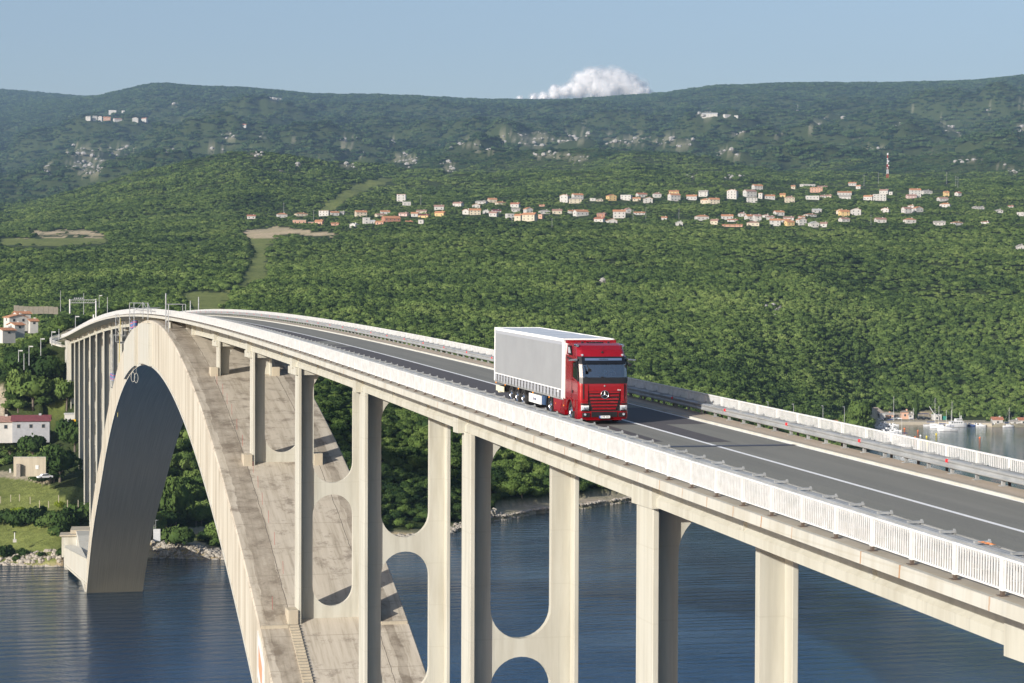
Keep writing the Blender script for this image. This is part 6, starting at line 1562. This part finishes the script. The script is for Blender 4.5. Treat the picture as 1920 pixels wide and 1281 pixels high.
sp = MB().poly([(BC-6.56, 172.9, 41.0-.0), (BC-6.56, 177.1, 42.2), (BC-6.56, 177.1, 38.5), (BC-6.56, 172.9, 37.2), (BC-6.45, 172.9, 41.0), (BC-6.45, 177.1, 42.2), (BC-6.45, 177.1, 38.5), (BC-6.45, 172.9, 37.2)], [(0, 1, 2, 3), (7, 6, 5, 4), (0, 4, 5, 1), (1, 5, 6, 2), (2, 6, 7, 3), (3, 7, 4, 0)])
zt1, zt2 = z_top(172.9)-.9, z_top(177.1)-.6
spn = MB().poly([(BC-6.56, 172.9, zt1-3.4), (BC-6.56, 177.1, zt2-3.9), (BC-6.56, 177.1, zt2), (BC-6.56, 172.9, zt1)]+[(BC-6.45, 172.9, zt1-3.4), (BC-6.45, 177.1, zt2-3.9), (BC-6.45, 177.1, zt2), (BC-6.45, 172.9, zt1)], [(0, 1, 2, 3), (7, 6, 5, 4), (0, 4, 5, 1), (1, 5, 6, 2), (2, 6, 7, 3), (3, 7, 4, 0)]).build("navigation_panel", M['white'], arch)
MB().poly([(BC-6.57, 174.0, zt1-2.7), (BC-6.57, 176.3, zt2-2.9), (BC-6.57, 176.3, zt2-1.1), (BC-6.57, 174.0, zt1-.6)], [(0, 1, 2, 3)]).build("orange_field", mat("faded_orange", (.55, .27, .15), .7), arch, fix=False)
q = on_arch(319, 616); b = MB().tube(tuple(q), tuple(q+Vector((0, 0, 1.0))), .28, n=8).tube(tuple(q+Vector((0, 0, 1.0))), tuple(q+Vector((0, 0, 1.35))), .75, .3, 10); b.build("vent", M['slab'], arch)
# curved walkway at the far end
cwk = empty("curved_walkway", (0, 0, 0), label="curved white-railed walkway swinging out left at the bridge's far end", cat="walkway")
N_ = 22; P_ = []
for i in range(N_+1):
    a = math.pi*(i/N_); P_.append((23.2-3.6*math.sin(a), 712-(712-697)*.0+ 8-16*(i/N_)-3*math.sin(a)*0, zd(706)+.1-2.6*(i/N_)))
for i in range(N_):
    (xa, ya, za), (xb, yb, zb2) = P_[i], P_[i+1]
    MB().poly([(xa, ya, za), (xb, yb, zb2), (xb+1.8, yb+.3, zb2), (xa+1.8, ya+.3, za), (xa, ya, za-.45), (xb, yb, zb2-.45), (xb+1.8, yb+.3, zb2-.45), (xa+1.8, ya+.3, za-.45)], [(0, 1, 2, 3), (7, 6, 5, 4), (0, 4, 5, 1), (1, 5, 6, 2), (2, 6, 7, 3), (3, 7, 4, 0)]).build("slab_segment", M['slab'], cwk)
    r = MB().tube((xa, ya, za+1.0), (xb, yb, zb2+1.0), .05, n=4).tube((xa, ya, za+.15), (xb, yb, zb2+.15), .04, n=4)
    for u in (0, .33, .66): r.tube((xa+(xb-xa)*u, ya+(yb-ya)*u, za+(zb2-za)*u), (xa+(xb-xa)*u, ya+(yb-ya)*u, za+(zb2-za)*u+1.0), .035, n=4)
    r.build("railing_panel", M['white'], cwk)
# inspection gantries hanging over the railing
def gantry(y0, w, ztop, zlow, lab, ladder=True, out=3.0):
    g = empty("inspection_gantry", (0, 0, 0), label=lab, cat="gantry", group="galvanised inspection gantries hung on the bridge")
    x0 = 22.6; R_ = .05
    for yy in (y0, y0+w):
        MB().tube((x0, yy, ztop), (x0, yy, zlow), R_*1.3, n=5).build("hanger", M['galv'], g)
        MB().tube((x0, yy, ztop), (x0+2.2, yy, ztop), R_, n=5).tube((x0+2.2, yy, ztop), (x0+2.2, yy, zd(yy)+.3), R_, n=5).build("arm", M['galv'], g)
        MB().tube((x0, yy, zlow), (x0+out, yy, zlow), R_*1.4, n=5).tube((x0+out, yy, zlow), (x0+out, yy, zlow+1.2), R_, n=5).tube((x0, yy, zlow+1.1), (x0+out, yy, zlow+1.1), R_*.8, n=5).build("lower_frame", M['galv'], g)
    MB().box(x0, x0+out, y0, y0+w, zlow-.06, zlow).build("platform", M['galvd'], g)
    for k in range(int((ztop-zlow)/1.2)): MB().tube((x0, y0, zlow+k*1.2), (x0, y0+w, zlow+(k+1)*1.2), R_*.6, n=4).build("brace", M['galv'], g)
    return g
gantry(273.5, 4.2, 68.9, 62.2, "slim galvanised gantry reaching over the railing onto the arch top, right of the crown", out=3.2)
gantry(340.0, 11, 68.8, 64.0, "tall galvanised gantry above the railing at the crown, with blue barrels on its platform", out=2.0)
gantry(378.0, 12, 66.6, 61.5, "galvanised gantry under the deck edge left of the crown", out=2.4)
gantry(398.0, 8, 62.5, 52.5, "lowest hanging work cradle on the far flank of the arch", out=1.6)
MB().tube((22.4, 307, 69.0), (22.4, 300, 67.4), .04, n=5).tube((22.4, 307, 69.0), (22.4, 307, 66.5), .07, n=5).tube((22.4, 317, 69.0), (22.4, 317, 66.5), .07, n=5).tube((22.4, 317, 69.0), (22.4, 308, 68.0), .04, n=5).tube((22.4, 317, 69.0), (22.4, 335, 67.6), .04, n=5).tube((22.4, 303, 68.05), (22.4, 345, 68.05), .05, n=5).build("davit_frame", M['galv'], None, label="braced galvanised davit frame standing up over the crown railing", cat="frame")
bl = mat("blue_drum", (.04, .09, .26), .5); rd = mat("red_band", (.5, .07, .06), .5)
for (x, y, z_, l) in ((22.9, 341.5, 64.8, "larger blue drum with red bands, right one on the upper platform"), (22.9, 347, 64.5, "small blue drum with red band, left one on the upper platform"), (22.8, 399.5, 54.0, "blue drum with red bands, right one on the lowest cradle"), (22.8, 404.5, 54.0, "blue drum with red band, left one on the lowest cradle")):
    d_ = empty("drum", (x, y, z_), label=l, cat="drum", group="blue drums on the gantries"); MB().tube((0, 0, 0), (0, 0, 1.2), .42, n=12).build("body", bl, d_)
    for zz in (.2, .9): MB().tube((0, 0, zz), (0, 0, zz+.12), .44, n=12).build("band", rd, d_)
MB().tube((22.6, 376, 66), (22.6, 384, 48), .06, n=5).build("yellow_cable", mat("yellow_rope", (.55, .45, .12), .6), None, label="yellow rope slanting down before the far piers", cat="rope")
for k, (px, py) in enumerate(((249.5, 707), (255.5, 709))):
    q = at(px, py, 318); c_ = empty("cable_coil", tuple(q), label=("left" if k == 0 else "right")+" one of two pale cable coils hanging under the crown of the arch", cat="cable", group="cable coils")
    R = []
    for i in range(17):
        a = 6.283*i/16; R.append([((.36+.05*math.cos(b))*math.sin(a)*.8, .05*math.sin(b), (.75+.05*math.cos(b))*math.cos(a)) for b in (0, 1.57, 3.14, 4.71)])
    MB().loft(R, caps=False).build("coil", M['slab'], c_); MB().tube((0, 0, .7), (0, 0, 3.6), .025, n=4).build("rope", M['slab'], c_)
# pier numbers of rust, stains: orange spray mark on the guardrail plate
text("9 FEM", .28, (24.60, 48.4, zd(48.4)+.2+.735), (0, 0, -1.5708), om, near_guard, name="spray_marking")

# ---------------------------------------------------------------- cumulus behind the ridge
def cloud_mat(a):
    m = bpy.data.materials.new("cloud_white"); m.use_nodes = True; t = NT(m)
    for n in list(t.n): t.n.remove(n)
    o = t.N("ShaderNodeOutputMaterial"); d = t.N("ShaderNodeBsdfDiffuse"); d.inputs[0].default_value = (.95, .95, .96, 1); tl = t.N("ShaderNodeBsdfTranslucent"); tl.inputs[0].default_value = (.86, .87, .9, 1)
    m1_ = t.N("ShaderNodeMixShader"); m1_.inputs[0].default_value = .08; t.L(d.outputs[0], m1_.inputs[1]); t.L(tl.outputs[0], m1_.inputs[2])
    tp = t.N("ShaderNodeBsdfTransparent"); mx = t.N("ShaderNodeMixShader"); nn_ = t.noise(t.pos(), .006, 5, .65); t.L(t.ramp(nn_, [(.36, (0,)*3), (.62, (a,)*3)]) if a < .85 else t.ramp(nn_, [(.25, (.5,)*3), (.5, (a,)*3)]), mx.inputs[0]); t.L(tp.outputs[0], mx.inputs[1]); t.L(m1_.outputs[0], mx.inputs[2]); t.L(mx.outputs[0], o.inputs[0]); return m
def puff(b, c, r, seed):
    rr = np.random.default_rng(seed); nu, nv = 22, 14; rings = []
    for i in range(nv+1):
        th = math.pi*(i+.02)/(nv+.04); q = []
        for j in range(nu):
            ph = 2*math.pi*j/nu; d = Vector((math.sin(th)*math.cos(ph), math.sin(th)*math.sin(ph), math.cos(th)))
            k = 1+.25*mnoise.noise(d*1.5+Vector((seed, 0, 0)))+.12*mnoise.noise(d*3.2+Vector((0, seed, 0)))
            q.append(tuple(Vector(c)+d*(r*k)))
        rings.append(q)
    b.loft(rings)
cl_ = empty("cumulus_cloud", tuple(at(1120, 175, 21000)), label="small white cumulus cloud peeping over the ridge", cat="cloud")
CP = [(1120, 160, 30), (1098, 152, 22), (1110, 140, 14), (1085, 168, 20), (1150, 152, 24), (1170, 160, 26), (1195, 168, 20), (1060, 172, 15), (1040, 178, 13), (1020, 182, 10), (1140, 170, 30), (1210, 176, 12), (1135, 142, 14), (1160, 140, 12), (1070, 164, 12), (1185, 152, 13), (1000, 184, 9), (975, 186, 7), (1040, 170, 10)]
for a_, gro, n_ in ((.9, .58, "cloud_core"), (.6, .74, "cloud_body"), (.45, .88, "cloud_veil"), (.32, 1.02, "cloud_fringe"), (.2, 1.2, "cloud_haze")):
    b = MB()
    for k, (px, py, r) in enumerate(CP):
        q = at(px, py, 21000)-cl_.location; puff(b, q, r*21000/F_PX*gro, k*7+3)
    b.build(n_, cloud_mat(a_), cl_, smooth=True, kind='stuff')
# ---------------------------------------------------------------- haze
hz = MB().box(-6000, 14000, -400, 13500, -12, 1750).build("haze", mat("air", (1, 1, 1)), kind='stuff')
hm = hz.data.materials[0]; nt = hm.node_tree
for n in list(nt.nodes): nt.nodes.remove(n)
o_ = nt.nodes.new("ShaderNodeOutputMaterial"); pv = nt.nodes.new("ShaderNodeVolumePrincipled")
pv.inputs["Color"].default_value = (0.46, 0.70, 1.0, 1); pv.inputs["Density"].default_value = 0.00005; pv.inputs["Anisotropy"].default_value = 0.1
nt.links.new(pv.outputs[0], o_.inputs["Volume"])
